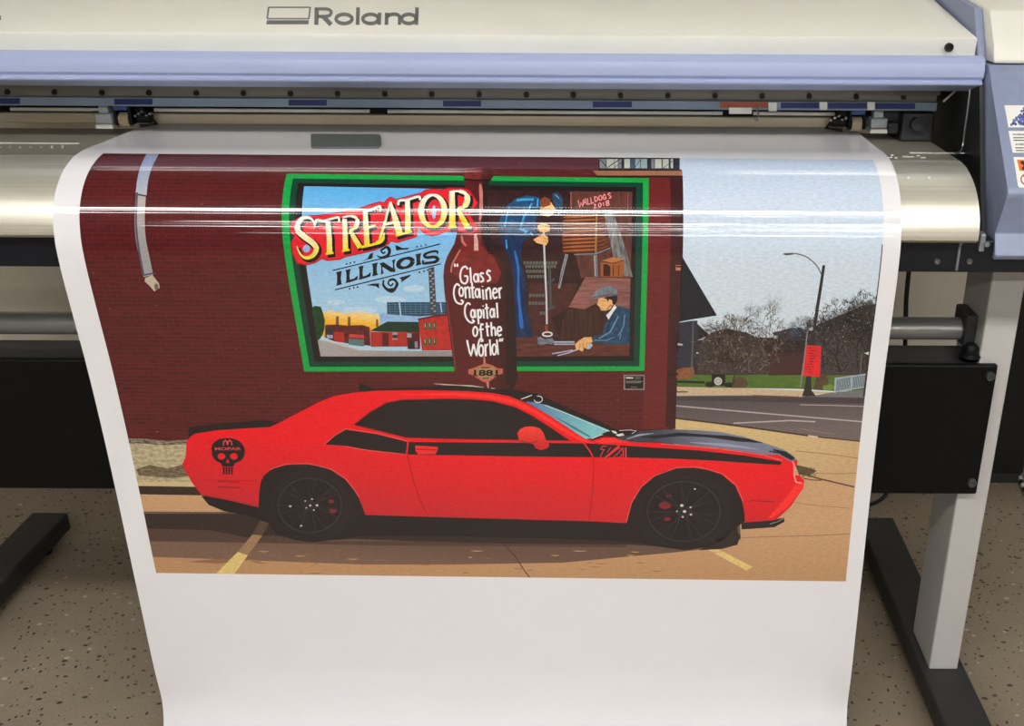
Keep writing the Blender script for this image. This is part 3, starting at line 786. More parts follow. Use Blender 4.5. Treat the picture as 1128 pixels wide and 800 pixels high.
# the car's shadow on the lot
A.add(4, ink('shadow_brown', (106, 80, 66), (124, 95, 78), ((400, 595), (400, 620))), [(150, 563.5), (250, 564), (420, 566), (700, 575), (815, 576), (816, 594), (802, 600), (780, 604.5), (740, 609), (695, 613), (620, 620), (500, 622), (400, 622), (240, 616), (150, 613)])
A.add(5, ink('shadow_deep', (50, 38, 34)), [(150, 566), (255, 566), (420, 566), (700, 575), (812, 577), (813, 590), (806, 598), (790, 603), (760, 604), (690, 600), (560, 599), (450, 596), (390, 594), (350, 596), (300, 590), (272, 592), (230, 584), (150, 582)])
A.add(5, ink('shadow_mid', (82, 60, 50)), [[(150, 582), (230, 584), (272, 592), (300, 590), (350, 596), (450, 596), (560, 599), (690, 600), (690, 603), (560, 602), (420, 601), (280, 598), (150, 596)]])
A.add(5, ink('shadow_wisp', (146, 104, 74)), [(205, 619), (240, 615.5), (285, 616), (240, 621)])
A.add(6, ink('bay_line_pale', (226, 198, 124)), [[(236, 634), (257, 634), (273, 612), (262, 608)], [(779, 605), (792, 605.5), (829, 624.5), (822, 628.5)]])
A.add(6, ink('bay_line_shade', (158, 122, 90)), [[(262, 608), (273, 612), (289, 590), (278, 589)]])
A.add(6, ink('bay_line_dark', (84, 64, 52)), [[(278, 589), (289, 590), (300, 570), (291, 566)]])
A.add(6, ink('joint_line', (74, 50, 40)), ribbon([(555, 600), (566, 611), (578, 629), (588, 642)], 1.1))
for _ in range(46):
    x = rnd.uniform(180, 925); y = rnd.uniform(606, 634) if x < 830 else rnd.uniform(545, 634); l = rnd.uniform(2, 16)
    A.add(6, ink('lot_scuff_a', (204, 156, 104)) if rnd.random() < .55 else ink('lot_scuff_b', (150, 104, 70)), ribbon([(x, y), (x + l / 2, y + .5), (x + l, y + .2)], [.3, 1.1, .3]))
pic = A.build('printed_picture', banner)

# ---- wall details: downspout, upper window, plaque, brick corner
A = Art()
A.add(3, ink('spout_blue', (150, 162, 196), (176, 180, 190), ((160, 180), (155, 214))), ribbon(smooth2([(170, 166), (166, 174), (161.2, 184), (157.4, 198), (155.4, 215)]), 12))
A.add(3, ink('spout_tan', (176, 166, 158), (156, 152, 152), ((150, 240), (162, 250))), ribbon(smooth2([(155.3, 215), (154.0, 240), (155, 262), (158.4, 280), (163.5, 304)]), [11] * 6 * 4 + [11]))
A.add(4, ink('spout_shadow', (84, 78, 96)), ribbon(smooth2([(151.2, 212), (150, 236), (150.6, 256), (153.5, 278), (158.5, 304)]), 2.2) + ribbon([(149, 214), (161, 216)], 2) + ribbon([(158.5, 303), (169, 301)], 1.8))
A.add(4, ink('spout_end', (186, 172, 152)), [(160, 306), (168, 303), (175, 312), (176, 317), (170, 321), (165, 315), (159.5, 310)])
A.add(5, ink('spout_mouth', (110, 98, 86)), ell(172.3, 316, 2.4, 3.6, 12)[:-1])
blk = ink('black', (24, 20, 22))
A.build('printed_downspout', pic); A = Art()
A.add(3, blk, [(659, 168), (748.3, 168), (748.6, 188), (659, 187.5)])
wl = ink('window_pale', (190, 196, 180)); wt = ink('window_teal', (146, 172, 172)); wg = ink('window_grey', (124, 128, 124)); wd_ = ink('window_dark_teal', (58, 84, 90))
def wpane(m, a, b, c=90, d=178, layer=4): A.add(layer, m, [(640 + a / 8.677, 165 + c / 8.677), (640 + b / 8.677, 165 + c / 8.677), (640 + b / 8.677, 165 + d / 8.677), (640 + a / 8.677, 165 + d / 8.677)])
wpane(wg, 178, 238); wpane(wl, 245, 318); wpane(wl, 323, 352); wpane(wg, 356, 388); wpane(wl, 413, 468); wpane(wd_, 473, 512); wpane(wt, 518, 566); wpane(wt, 572, 632); wpane(wg, 672, 700); wpane(wl, 706, 770); wpane(wl, 780, 838); wpane(wl, 856, 880)
A.add(5, blk, ribbon([(669, 185), (683, 176)], 1) + ribbon([(661, 176), (668, 184)], 1) + ribbon([(676, 185), (687, 178)], .6) + ribbon([(700, 184), (706, 176)], .6) + ribbon([(730, 186), (742, 177)], .6))
A.add(4, ink('cornice', (158, 106, 80)), [(653, 188), (751.5, 188), (751.7, 193.5), (657.5, 193.5)])
A.add(5, ink('cornice_shadow', (44, 18, 20)), [[(659, 187), (751, 187), (751, 188.3), (659, 188.3)], [(655, 193.6), (752, 193.6), (752, 195.5), (660, 195.5)]])
A.build('printed_window', pic); A = Art()
RB = ink('brick_bright', (112, 34, 34), (92, 25, 28), None, (60, 160, 0.25))
A.add(2, RB, [(714.5, 194), (738, 194), (739, 300), (735, 473), (708, 473), (710, 410)])
dkb = ink('brick_notch', (54, 22, 24)); 
A.add(3, ink('brick_corner', (74, 24, 27), (46, 20, 22), None, (80, 200, 0.3)), [(738, 194), (752, 194), (752, 285), (749, 345), (747, 390), (744, 473), (733, 470), (737, 330)])
y = 200
while y < 470:
    xr = 752 if y < 285 else 752 - (y - 285) * 0.043
    A.add(4, dkb, ribbon([(xr - rnd.uniform(6, 11), y), (xr, y + .3)], 2.0)); y += 7.2
A.add(5, ink('corner_band', (44, 18, 18)), ribbon([(735, 413.5), (747, 412)], 2.6))
A.add(4, ink('pale_brick', (190, 124, 104)), [(744.5, 292), (750, 292), (749.6, 298), (744.5, 298)])
A.build('printed_brick_corner', pic); A = Art()
A.add(3, ink('plaque_frame', (140, 128, 124)), [(687, 413), (710, 413), (710, 429.5), (687, 429.5)])
A.add(4, ink('plaque_black', (26, 22, 24)), [(688.4, 414.2), (708.8, 414.2), (708.8, 428.3), (688.4, 428.3)])
gq = ink('plaque_grey', (126, 120, 118)); 
A.add(5, ink('plaque_white', (214, 210, 206)), ribbon([(689.5, 416.3), (697.5, 416.3)], 1.6))
A.add(5, gq, ribbon([(699, 415.6), (706.5, 415.6)], .7) + ribbon([(699, 417.3), (706, 417.3)], .7) + ribbon([(689.5, 420), (707.5, 420)], .9) + ribbon([(689.5, 421.6), (706, 421.6)], .7) + ribbon([(695, 426.5), (702, 426.5)], .6))
A.build('printed_plaque', pic); A = Art()
A.add(3, ink('awning_navy', (20, 24, 36)), [(750.6, 281), (789.8, 347.6), (762, 352), (748.3, 354.5), (748.6, 345)])
A.build('printed_awning', pic)

# ---- street scene at the right of the picture
A = Art()
A.add(2, ink('grass', (62, 96, 36), (92, 116, 48), None, (60, 140, 0.25)), [(744, 412), (800, 413), (960, 411), (956, 430), (920, 431), (880, 428.5), (745, 426.5)])
A.add(2, ink('street_dark', (34, 27, 30), (58, 38, 38), ((850, 370), (850, 410))), [(745, 356), (764, 353), (785, 372), (850, 372), (866, 366), (970, 362), (960, 413), (920, 413.5), (744, 414)])
A.add(3, ink('maroon_building', (66, 38, 38)), [(846, 390), (966, 384), (958, 413), (846, 413.5)])
A.add(3, ink('house_roof', (44, 46, 60)), [[(852, 366), (858, 365), (872, 361), (890, 363.5), (889, 376), (852, 375)], [(745, 356), (768, 353), (772, 400), (745, 412)]])
A.add(4, ink('roof_blue', (70, 80, 104)), [(871, 363), (880, 360.5), (889, 364), (888, 371), (871, 370)])
A.add(4, ink('pale_spot', (190, 186, 178)), [[(853, 369.5), (857, 370), (856, 373), (852.5, 373)], [(768, 375), (777, 371), (783, 377), (780, 377), (776, 374)], [(746.5, 378), (752, 379), (752, 380.5), (746.5, 380.5)], [(767, 388), (772, 388.5), (772, 389.5), (767, 389.5)]])
A.add(4, ink('red_roof_house', (104, 66, 54)), [(786, 402), (798, 384), (806, 382), (812, 402)])
A.add(4, ink('hedge_black', (30, 30, 26)), ribbon([(744, 420.5), (776, 421.3)], 2.4) + [ell(782, 423.5, 5.4, 3.2, 14)[:-1], ell(803, 424, 5, 3, 14)[:-1], [(784, 412), (799, 412), (799, 425), (784, 425)]])
A.add(5, ink('round_sign', (188, 188, 178)), ell(791, 420, 4.4, 4.4, 18)[:-1])
A.add(6, ink('round_sign_mark', (112, 116, 100)), ribbon(ell(791, 420, 2.4, 2.2, 10), .7))
A.add(4, ink('orange_bush', (160, 100, 60), (104, 62, 40), None, (120, 160, 0.2)), [(745, 408), (752, 405), (764, 404.5), (765, 414), (760, 417.5), (745, 417)])
A.add(4, ink('brown_bush', (98, 74, 54), (64, 56, 34), None, (150, 150, 0.2)), [[(808, 418), (814, 415), (822, 417), (824, 424), (820, 427.5), (806, 427.5)], [(900, 413), (910, 412), (914, 424), (905, 430), (896, 428)]])
A.add(5, ink('shrub_bright', (110, 134, 54)), [(906, 425), (914, 423), (920, 426), (916, 430), (907, 430)])
A.build('printed_street', pic); A = Art()
bark = ink('bark', (60, 49, 42)); twig = ink('twig', (92, 80, 70)); twigd = ink('twig_dark', (42, 35, 34)); pole_dark = ink('twig_black', (32, 27, 28)); dot = ink('sky_gap', (196, 204, 212))
def branch(x, y, ang, ln, wd, depth, m, layer):
    if depth == 0 or ln < 2: return
    pts = [(x, y)]; a = ang
    for _ in range(3):
        a += rnd.uniform(-.28, .28); x += math.cos(a) * ln / 3; y -= math.sin(a) * ln / 3; pts.append((x, y))
    A.line(layer, m, pts, [wd, wd * .9, wd * .75, wd * .55])
    for _ in range(rnd.choice((2, 3, 3))): branch(x, y, a + rnd.uniform(-.8, .8), ln * rnd.uniform(.62, .86), wd * .66, depth - 1, m, layer)
for bx, by, ln, wd, dp, m in ((807, 424, 17, 2.4, 7, bark), (776, 412, 17, 1.6, 7, twigd), (790, 410, 16, 1.6, 7, bark), (826, 410, 18, 1.8, 7, twig), (842, 408, 18, 1.6, 7, bark), (858, 400, 13, 1.3, 6, twig),
                         (925, 410, 19, 3.0, 8, twigd), (945, 404, 20, 2.2, 8, twigd), (908, 408, 18, 1.8, 7, twigd), (955, 412, 22, 2.4, 7, twigd), (890, 402, 15, 1.4, 7, bark), (935, 400, 19, 2.0, 7, bark)):
    branch(bx, by, math.pi / 2 + rnd.uniform(-.1, .1), ln, wd, dp, m, 5)
for bx in (816, 848): branch(bx, 374, math.pi / 2 + .05, 14, 0.8, 6, twig, 5)
HZ1 = [(768, 412), (770, 378), (784, 366), (800, 362), (822, 366), (838, 374), (846, 392), (848, 412)]
A.add(4, ink('crown_haze', (42, 35, 34), (80, 70, 65), None, (260, 260, 0.16)), HZ1)
A.add(4, ink('crown_haze_dark', (42, 35, 35), (78, 72, 72), None, (260, 260, 0.16)), [(882, 412), (888, 372), (900, 358), (918, 350), (936, 343), (952, 336), (964, 336), (958, 412)])
twl = ink('twig_pale', (128, 114, 100)); gap = ink('sky_gap', (186, 196, 206)); gapd = ink('sky_gap_dim', (128, 130, 134))
def crown(n, cx, cy, rx, ry, mats, layer):
    for _ in range(n):
        r = math.sqrt(rnd.random()); t = rnd.uniform(0, 2 * math.pi)
        x = cx + rx * r * math.cos(t); y = cy + ry * r * math.sin(t)
        if y > 411: continue
        a = math.atan2(cy + ry * .8 - y, x - cx) + rnd.uniform(-1.0, 1.0) if rnd.random() < .7 else rnd.uniform(0, 6.3)
        l = rnd.uniform(2.5, 7); dx = math.cos(a) * l; dy = -abs(math.sin(a)) * l
        A.line(layer + (_ % 2), rnd.choice(mats), [(x, y), (x + dx * .5 + rnd.uniform(-.7, .7), y + dy * .5), (x + dx, y + dy)], [rnd.uniform(.4, .9), rnd.uniform(.35, .7), .2])
crown(520, 806, 384, 42, 36, [bark, twigd, twig, twl, bark], 5)
crown(150, 846, 372, 18, 34, [twig, twl, bark], 5)
crown(760, 930, 372, 44, 42, [twigd, twigd, bark, twig, pole_dark], 5)
crown(180, 952, 345, 18, 24, [twigd, bark, pole_dark], 5)
for cx, cy, rx, ry, n in ((806, 372, 36, 24, 40), (932, 356, 36, 24, 60), (900, 362, 16, 14, 20)):
    for _ in range(n):
        x = cx + rnd.gauss(0, rx * .45); y = cy + rnd.gauss(0, ry * .45); r = rnd.uniform(.22, .55)
        A.add(7, rnd.choice((gap, gapd)), [(x, y - r), (x + r * 1.2, y), (x, y + r), (x - r, y)])
A.build('printed_trees', pic); A = Art()
pole = ink('pole', (48, 42, 40))
A.add(6, pole, [(905.8, 293), (907.4, 291.6), (909, 293), (902, 340), (893, 405), (894, 430), (899, 436.5), (883.5, 436.5), (886, 428), (890, 405), (898.3, 340)])
A.line(6, ink('lamp_arm', (96, 94, 94)), smooth2([(904.6, 302), (899, 292), (889, 283.4), (878, 279.6), (868, 279.2)], 5), 1.3)
A.add(6, ink('lamp_head', (84, 84, 86)), [(862, 280), (864, 279), (873, 278.4), (874, 280.4), (866, 281.4)])
A.line(6, ink('guy_pole', (128, 124, 120)), [(889.6, 364), (886, 395), (881.5, 427)], 1.5)
A.add(7, ink('sign_red', (222, 34, 44)), [(888.7, 380.5), (904.7, 380.9), (904, 398), (903, 415.2), (884, 413.8), (886.2, 397)])
for yy in range(383, 413, 3):
    x = 890 - (yy - 380) * .13
    for _ in range(3):
        a = x + rnd.uniform(0, 9); A.add(8, ink('sign_mark', (132, 24, 32)), ribbon([(a, yy), (a + rnd.uniform(1.5, 4), yy + .3)], .9))
A.build('printed_street_lamp', pic); A = Art()
fen = ink('fence_white', (156, 172, 182)); fend = ink('fence_gap', (108, 118, 124))
A.add(6, fend, [(920, 417), (958, 411.3), (955, 426.5), (919.5, 432.5)])
A.add(7, fen, ribbon([(920.5, 416), (919.6, 433)], 1.8) + ribbon([(938.5, 413.5), (937.5, 430)], 1.8) + ribbon([(920, 417.2), (958, 411.6)], 1.4) + ribbon([(919.5, 431.6), (955, 426)], 1.2))
for i in range(14): A.add(7, fen, ribbon([(921 + i * 2.5, 417.4 - i * .38), (923.2 + i * 2.5, 431.2 - i * .4)], .5))
A.build('printed_fence', pic); A = Art()
A.add(7, pole, [(971.4, 269.5), (980, 269), (966, 440), (950.5, 437), (954.5, 405), (960, 370), (966, 320)])
A.build('printed_post', pic); A = Art()
A.line(6, ink('fine_post', (96, 92, 88)), [(763.5, 354), (763, 380), (761.5, 414)], 1.4)
A.build('printed_post', pic); A = Art()
A.line(6, ink('fine_post', (96, 92, 88)), [(949.5, 389), (947.5, 412)], 1.2)
A.add(6, ink('street_light_white', (206, 206, 204)), [(952, 389), (957, 387.5), (960, 389), (956, 391)])
A.build('printed_post', pic)
# ---- the mural printed on the wall
A = Art()
A.add(4, ink('frame_green', (14, 158, 66)), [(316, 191.5), (714.6, 196.6), (709.8, 408.6), (335.2, 409.2)])
A.add(5, ink('frame_dark_green', (6, 60, 44)), [(322.8, 196.8), (708.3, 201.4), (704.3, 403.6), (341, 404.2)])
A.add(6, ink('frame_black', (24, 20, 22)), [(328.6, 202), (700.8, 206.2), (698.2, 398), (346.4, 398.6)])
A.add(7, ink('mural_sky', (92, 172, 228), (168, 206, 230), ((420, 215), (415, 346))), [(335.2, 205.3), (520, 209), (510, 392.6), (353.2, 392.6)])
cl = ink('mural_cloud', (186, 214, 232))
for cx, cy, rx, ry in ((396, 342, 20, 4), (430, 330, 18, 4), (456, 318, 12, 4), (370, 333, 10, 3)): A.add(8, cl, smooth2(ell(cx, cy, rx, ry, 7), 2)[:-1])
A.add(8, ink('mural_sunset', (246, 224, 160), (240, 178, 40), ((390, 340), (390, 356))), [(354, 345), (364, 342), (380, 345), (397, 343), (419, 347), (420, 364), (356, 372)])
mt = ink('mural_tree', (30, 78, 34), (16, 40, 26), None, (160, 160, 0.2))
A.add(10, mt, [(343.6, 339), (347, 336.8), (353.5, 338), (356, 345), (358, 353), (357.5, 362), (355.5, 369), (352, 374), (349.4, 375)])
z4 = lambda *p: [(340 + a / 7.05, 325 + b / 7.05) for a, b in p]
A.add(9, ink('mural_road', (168, 160, 158), (150, 142, 140), ((360, 376), (480, 392))), [(350, 374), (377, 379), (400, 386), (470, 386.8), (500, 386.8), (500, 392.6), (353.2, 392.6)])
A.add(11, ink('mural_kerb', (206, 200, 186)), ribbon(z4((100, 345), (180, 365), (270, 392), (400, 425), (600, 425)), 1.2))
A.add(10, ink('mural_plant_sky', (122, 164, 212), (160, 196, 226), None, (60, 60, 0.2)), z4((550, 145), (620, 138), (860, 160), (1080, 150), (1080, 230), (850, 230), (556, 225)))
A.add(11, ink('mural_plant', (38, 82, 112), (24, 54, 74), None, (150, 150, 0.2)), z4((608, 55), (700, 55), (705, 42), (716, 55), (1075, 55), (1082, 150), (900, 162), (860, 165), (610, 150)))
A.add(12, ink('mural_plant_line', (90, 132, 156)), [q for i in range(5) for q in ribbon(z4((612, 72 + i * 19), (1060, 74 + i * 17)), .45)] + [q for i in range(11) for q in ribbon(z4((630 + i * 40, 58), (632 + i * 40, 150)), .4)])
A.add(13, ink('mural_pale_post', (176, 204, 226)), ribbon(z4((705, 50), (716, 165)), 1.5) + ribbon(z4((1024, 60), (1034, 135)), 1.2))
ch = ink('mural_chimney', (110, 72, 50))
for a, b, c_, d in ((211, 236, 165, 245), (303, 327, 168, 245), (522, 542, 188, 245)): A.add(10, ch, z4((a + 3, c_), (b - 3, c_), (b, d), (a, d)))
rr = ink('mural_maroon', (112, 36, 36), (60, 24, 28), None, (170, 170, 0.18)); rd = ink('mural_red', (196, 52, 40), (150, 34, 32), None, (150, 120, 0.25))
A.add(11, rr, z4((128, 232), (200, 228), (300, 236), (420, 232), (475, 250), (482, 395), (300, 375), (200, 360), (128, 330)))
A.add(12, rd, z4((195, 285), (275, 290), (280, 372), (198, 360)))
A.add(13, ink('mural_shop', (88, 112, 108)), z4((310, 338), (430, 345), (430, 400), (312, 385)))
A.add(13, ink('mural_awning', (206, 60, 50)), z4((318, 302), (428, 310), (436, 336), (312, 330)))
A.add(13, ink('mural_car', (150, 160, 190)), z4((140, 308), (188, 310), (188, 335), (142, 335)))
A.add(12, ink('mural_hut', (40, 50, 44)), z4((132, 262), (196, 262), (196, 300), (134, 300)))
A.add(12, rd, z4((480, 285), (865, 290), (868, 400), (484, 402)))
A.add(13, ink('mural_dark_bay', (86, 28, 30)), [z4((572, 292), (620, 292), (622, 398), (574, 398))] + [z4((760, 292), (862, 292), (866, 420), (770, 420))])
A.add(14, ink('mural_window_pale', (150, 156, 160)), [z4((652, 290), (690, 290), (690, 308), (652, 308)), z4((765, 295), (800, 297), (800, 330), (765, 328)), z4((650, 335), (690, 335), (690, 345), (650, 345))])
A.add(14, ink('mural_window_dark', (30, 40, 44)), [z4((656, 310), (688, 310), (688, 334), (656, 334)), z4((780, 350), (815, 352), (818, 415), (780, 415))])
A.add(15, ink('mural_door', (140, 130, 168)), z4((824, 360), (846, 360), (848, 410), (826, 410)))
A.add(14, ink('mural_roof_green', (24, 62, 42), (16, 40, 30), None, (150, 150, 0.2)), z4((474, 278), (500, 265), (610, 206), (850, 208), (866, 240), (866, 290), (560, 284)))
A.add(15, ink('mural_red_block', (204, 48, 38), (158, 34, 32), None, (140, 120, 0.25)), z4((850, 185), (1080, 142), (1125, 150), (1125, 430), (880, 432), (866, 300)))
A.add(16, ink('mural_parapet', (110, 30, 32)), ribbon(z4((850, 190), (970, 165), (1085, 152)), 2.2))
A.add(16, ink('mural_window_green', (52, 86, 56)), [z4((x, y0), (x + 24, y0 - 3), (x + 26, y0 + 56), (x + 2, y0 + 58)) for y0 in (212, 334) for x in (895, 930, 966)])
A.add(17, ink('mural_glass', (148, 176, 140)), [z4((x + 6, y0 + 8), (x + 12, y0 + 7), (x + 14, y0 + 36), (x + 8, y0 + 36)) for y0 in (212, 334) for x in (895, 930, 966)])
A.add(13, ink('mural_stack', (64, 64, 72)), [(471.8, 295.5), (478.2, 293.8), (481.4, 346), (474.4, 346)])
for i in range(16):
    y = 297 + i * 3; xo = 472.4 + (y - 295) * .055
    A.add(14, ink('mural_stack_pale', (140, 140, 146)), [(xo + (i % 2) * 2.6, y), (xo + 2.6 + (i % 2) * 2.6, y - .4), (xo + 2.7 + (i % 2) * 2.6, y + 1.5), (xo + .1 + (i % 2) * 2.6, y + 1.9)])
# right half: the workshop
zt = lambda *p: [(615 + a / 8, 195 + b / 8) for a, b in p]
zu = lambda *p: [(625 + a / 6.96, 285 + b / 6.96) for a, b in p]
zl = lambda *p: [(545 + a / 6.96, 285 + b / 6.96) for a, b in p]
zm = lambda *p: [(540 + a / 8, 195 + b / 8) for a, b in p]
A.add(7, ink('shop_dark', (54, 25, 26), (40, 20, 22), None, (40, 90, 0.2)), [(536, 209.5), (696.6, 211.3), (692.8, 391.8), (560, 392)])
A.add(8, ink('shop_planks', (108, 58, 50), (70, 38, 34), None, (220, 22, 0.2)), [(628, 211), (696.6, 211.4), (694.6, 310), (640, 306), (630, 262)])
A.add(9, ink('plank_pale', (150, 96, 86)), ribbon([(629, 212), (629, 232)], .9) + ribbon([(692, 212), (691, 240)], .6))
wood = ink('barrel_wood', (168, 96, 50)); woodd = ink('barrel_dark', (84, 42, 26))
A.add(9, woodd, zt((30, 470), (45, 430), (60, 340), (330, 325), (400, 330), (430, 420), (452, 615), (330, 672), (45, 668), (35, 580)))
for i in range(10):
    y = 350 + i * 33; A.add(10, wood, ribbon(zt((40, y + 6), (150, y), (322, y - 8)), [1.0, 2.3, 1.6]))
    if i: A.add(10, ink('barrel_side', (122, 62, 36)), ribbon(zt((345, y - 8), (400, y - 24), (440, y - 42)), [1.2, 1.8, .9]))
A.line(11, ink('barrel_hoop', (150, 110, 64)), zt((338, 330), (334, 480), (330, 670)), 2.2)
gm = ink('stand_grey', (146, 146, 152)); gmd = ink('stand_dark', (70, 68, 72))
A.add(11, gmd, ribbon(zt((140, 684), (330, 680), (465, 625)), 2.4)); A.add(12, gm, ribbon(zt((140, 682), (330, 677), (350, 668), (460, 624)), .7))
A.line(11, gm, [(624.5, 280), (620, 297), (615.8, 317.5)], [3.2, 3.2, 2.4]); A.line(12, gmd, [(624, 282), (619.6, 299), (616, 314)], .8)
A.line(11, gm, [(655.8, 281), (656.8, 304.5)], 3.6); A.line(12, gmd, [(656.6, 282), (657.6, 304)], .9)
A.add(11, ink('lean_plank', (140, 140, 138), (84, 82, 82), None, (190, 40, 0.14)), [(665.4, 236.6), (670, 234), (675, 233.4), (681, 250), (690, 277), (697, 305), (688, 304), (683, 291), (676, 283)])
A.add(12, ink('crate_top', (178, 110, 62)), [(662.8, 287), (675, 283.2), (687.7, 285.2), (676, 290)])
A.add(12, ink('crate', (150, 84, 44)), [(661.6, 288), (676, 290.4), (688, 286), (687, 305), (661.6, 304.5)])
A.add(13, ink('crate_gap', (50, 26, 20)), [zu((275, 45), (300, 40), (330, 60), (330, 132), (275, 132))] + ribbon(zu((352, 50), (352, 132)), .9) + ribbon(zu((395, 50), (392, 132)), .7) + ribbon(zu((258, 22), (350, 34), (436, 10)), .7))
A.add(10, ink('bench_side', (74, 42, 32), (46, 26, 24), None, (170, 14, 0.2)), zu((5, 385), (140, 370), (480, 375), (476, 655), (-60, 655), (-40, 480)))
A.add(11, ink('bench_top_pink', (160, 104, 98), (104, 62, 58), None, (26, 240, 0.2)), zu((140, 140), (484, 152), (478, 385), (330, 350), (215, 345), (130, 388), (8, 372)))
A.add(10, ink('floor_boards', (112, 58, 44), (66, 34, 30), None, (30, 190, 0.2)), zl((160, 600), (330, 590), (560, 650), (1036, 650), (1030, 745), (160, 748)))
A.add(8, ink('shop_floor', (84, 40, 36), (54, 28, 28), None, (90, 90, 0.2)), zl((260, 190), (640, 190), (560, 380), (430, 460), (500, 600), (300, 600), (250, 400)))
for bx in ((440, 640, 430, 455),): pass
for y, a, b in ((20, 220, 480), (48, 235, 470), (85, 240, 380), (125, 250, 380), (270, 265, 380), (330, 260, 385), (405, 345, 380)):
    for x in range(a, b, 24): A.add(9, ink('stack_grey', (92, 94, 88)), zl((x, y), (x + 19, y - 2), (x + 19, y + 22), (x, y + 24)))
A.add(9, ink('rack_grey', (70, 74, 74)), ribbon(zl((420, 70), (430, 380)), 3) + ribbon(zl((400, 190), (460, 155)), 2.4) + ribbon(zl((400, 390), (460, 365)), 2.4))
A.build('printed_mural', pic); A = Art()
# standing worker
b1 = ink('overall_blue', (24, 82, 126), (14, 52, 86), None, (90, 90, 0.22)); b2 = ink('overall_light', (64, 150, 204)); b3 = ink('overall_navy', (14, 32, 62), (18, 50, 92), None, (100, 40, 0.15)); b4 = ink('overall_bright', (32, 104, 186))
A.add(11, b3, [(550, 250), (590, 250), (575, 268), (574, 288), (579.5, 313), (580, 342), (586, 362), (588, 372), (566, 372), (565, 330), (563, 290), (553, 268)])
A.add(12, b4, ribbon(smooth2([(567, 276), (571, 296), (571, 320), (573, 343), (575, 362)], 4), [1, 2, 3, 2.4, 3, 2.4, 2, 2.4, 3, 3.4, 3, 2.6, 3.2, 4, 4.4, 4, 3]))
A.add(12, b1, [(549, 250), (551, 240), (558.7, 227), (568.7, 218.6), (580, 215.4), (593.7, 217.5), (595.5, 224), (594, 234), (590, 243), (591, 258), (587, 260), (583, 261), (568.7, 259), (554, 254)])
for p, wd in (([(569, 221), (577, 220), (588, 220)], 2.4), ([(586, 224), (582, 232), (577, 239), (574, 250)], 2.2), ([(592.5, 219), (592, 228)], 1.6), ([(560, 229), (558, 240), (556, 250)], 1.4), ([(572, 252), (580, 255), (578, 258)], 2.6), ([(584, 256), (587, 259)], 1.4), ([(557.5, 264), (558.5, 274)], 1.6)): A.line(13, b2, p, wd)
sk = ink('skin', (226, 172, 112)); skd = ink('skin_shade', (176, 112, 66)); hair = ink('hair', (126, 62, 34))
A.add(13, sk, [(594.5, 232.5), (596, 226), (602, 221), (607, 223), (611.5, 230), (610, 236), (604, 238.5), (596, 237)])
A.add(14, hair, [(595, 220), (600, 217), (606, 220), (606.5, 226), (601, 228), (597, 230), (595, 227)])
A.add(13, ink('cap_blue', (36, 78, 110), (24, 52, 78), None, (160, 160, 0.2)), [(608.5, 213.5), (614, 212), (618, 216), (620.3, 221), (619, 231), (616, 236), (612, 228), (609, 221)])
A.add(14, ink('cap_light', (124, 160, 186)), ribbon([(611, 229), (616, 236), (619, 229)], .9) + ribbon([(612, 215), (616, 219)], .8))
A.line(13, ink('pipe_rod', (196, 196, 202)), [(598.8, 250), (600, 285), (602, 330), (602.4, 357)], 2.0)
A.add(14, sk, [[(592, 249), (596, 246), (602, 246.5), (606, 249), (605.5, 254), (600, 256.5), (594, 255)], [(587.5, 264), (594, 260), (598, 257.5), (603.5, 261), (604, 266), (601.5, 270.5), (596, 269), (591, 267.5)]])
A.add(15, skd, ribbon([(600, 248.5), (605, 250)], .6) + ribbon([(600, 251), (605.5, 252)], .6) + ribbon([(600, 253.5), (604, 254.5)], .6) + ribbon([(598.5, 262), (603, 264)], .6) + ribbon([(598, 265), (602.5, 267)], .6))
A.build('printed_worker', pic); A = Art()
# glass gathering tools
A.line(14, ink('pipe_hot', (140, 66, 40)), zl((396, 510), (398, 570)), 3.4)
A.add(14, ink('mould_metal', (134, 140, 156), (74, 80, 96), None, (200, 200, 0.2)), zl((328, 602), (352, 600), (384, 618), (440, 606), (462, 640), (440, 655), (400, 650), (355, 662), (330, 650)))
A.add(15, ink('ring_white', (222, 222, 216)), ribbon([(545 + a / 6.96, 285 + b / 6.96) for a, b in ell(404, 578, 36, 16, 20)], 1.5))
A.add(13, ink('tong_dark', (60, 54, 62)), zl((450, 628), (612, 628), (614, 664), (454, 664)))
A.add(14, ink('tong_pale', (176, 176, 198)), ribbon(zl((455, 638), (612, 638)), 1.6) + ribbon(zl((455, 655), (612, 655)), 1.4) + ribbon(zl((482, 742), (560, 722), (650, 690)), 1.3) + ribbon(zl((440, 728), (520, 714), (600, 700)), 1.2))
A.build('printed_tools', pic); A = Art()
# seated worker
A.add(13, ink('jacket', (44, 82, 114), (24, 50, 74), None, (120, 120, 0.2)), zu((372, 356), (430, 368), (478, 392), (476, 655), (350, 655), (270, 650), (196, 640), (196, 598), (268, 578), (288, 500), (318, 462), (345, 400)))
A.add(14, ink('jacket_light', (96, 138, 166)), ribbon(zu((390, 440), (360, 500), (330, 560), (240, 612)), [1.2, 1.6, 1.6, 1.2]) + ribbon(zu((440, 430), (430, 520), (390, 590)), 1.2) + ribbon(zu((205, 625), (300, 625), (360, 600)), .9) + ribbon(zu((420, 540), (400, 620)), .9))
A.add(14, ink('jacket_dark', (18, 36, 52)), ribbon(zu((350, 410), (325, 480), (300, 570)), 1.0) + ribbon(zu((380, 500), (420, 580)), .8))
A.add(14, ink('collar', (226, 228, 228)), zu((362, 352), (378, 372), (345, 420), (315, 468), (298, 432), (330, 400)))
A.add(14, sk, zu((240, 305), (288, 290), (335, 305), (350, 350), (330, 385), (295, 398), (258, 396), (246, 368), (228, 352)))
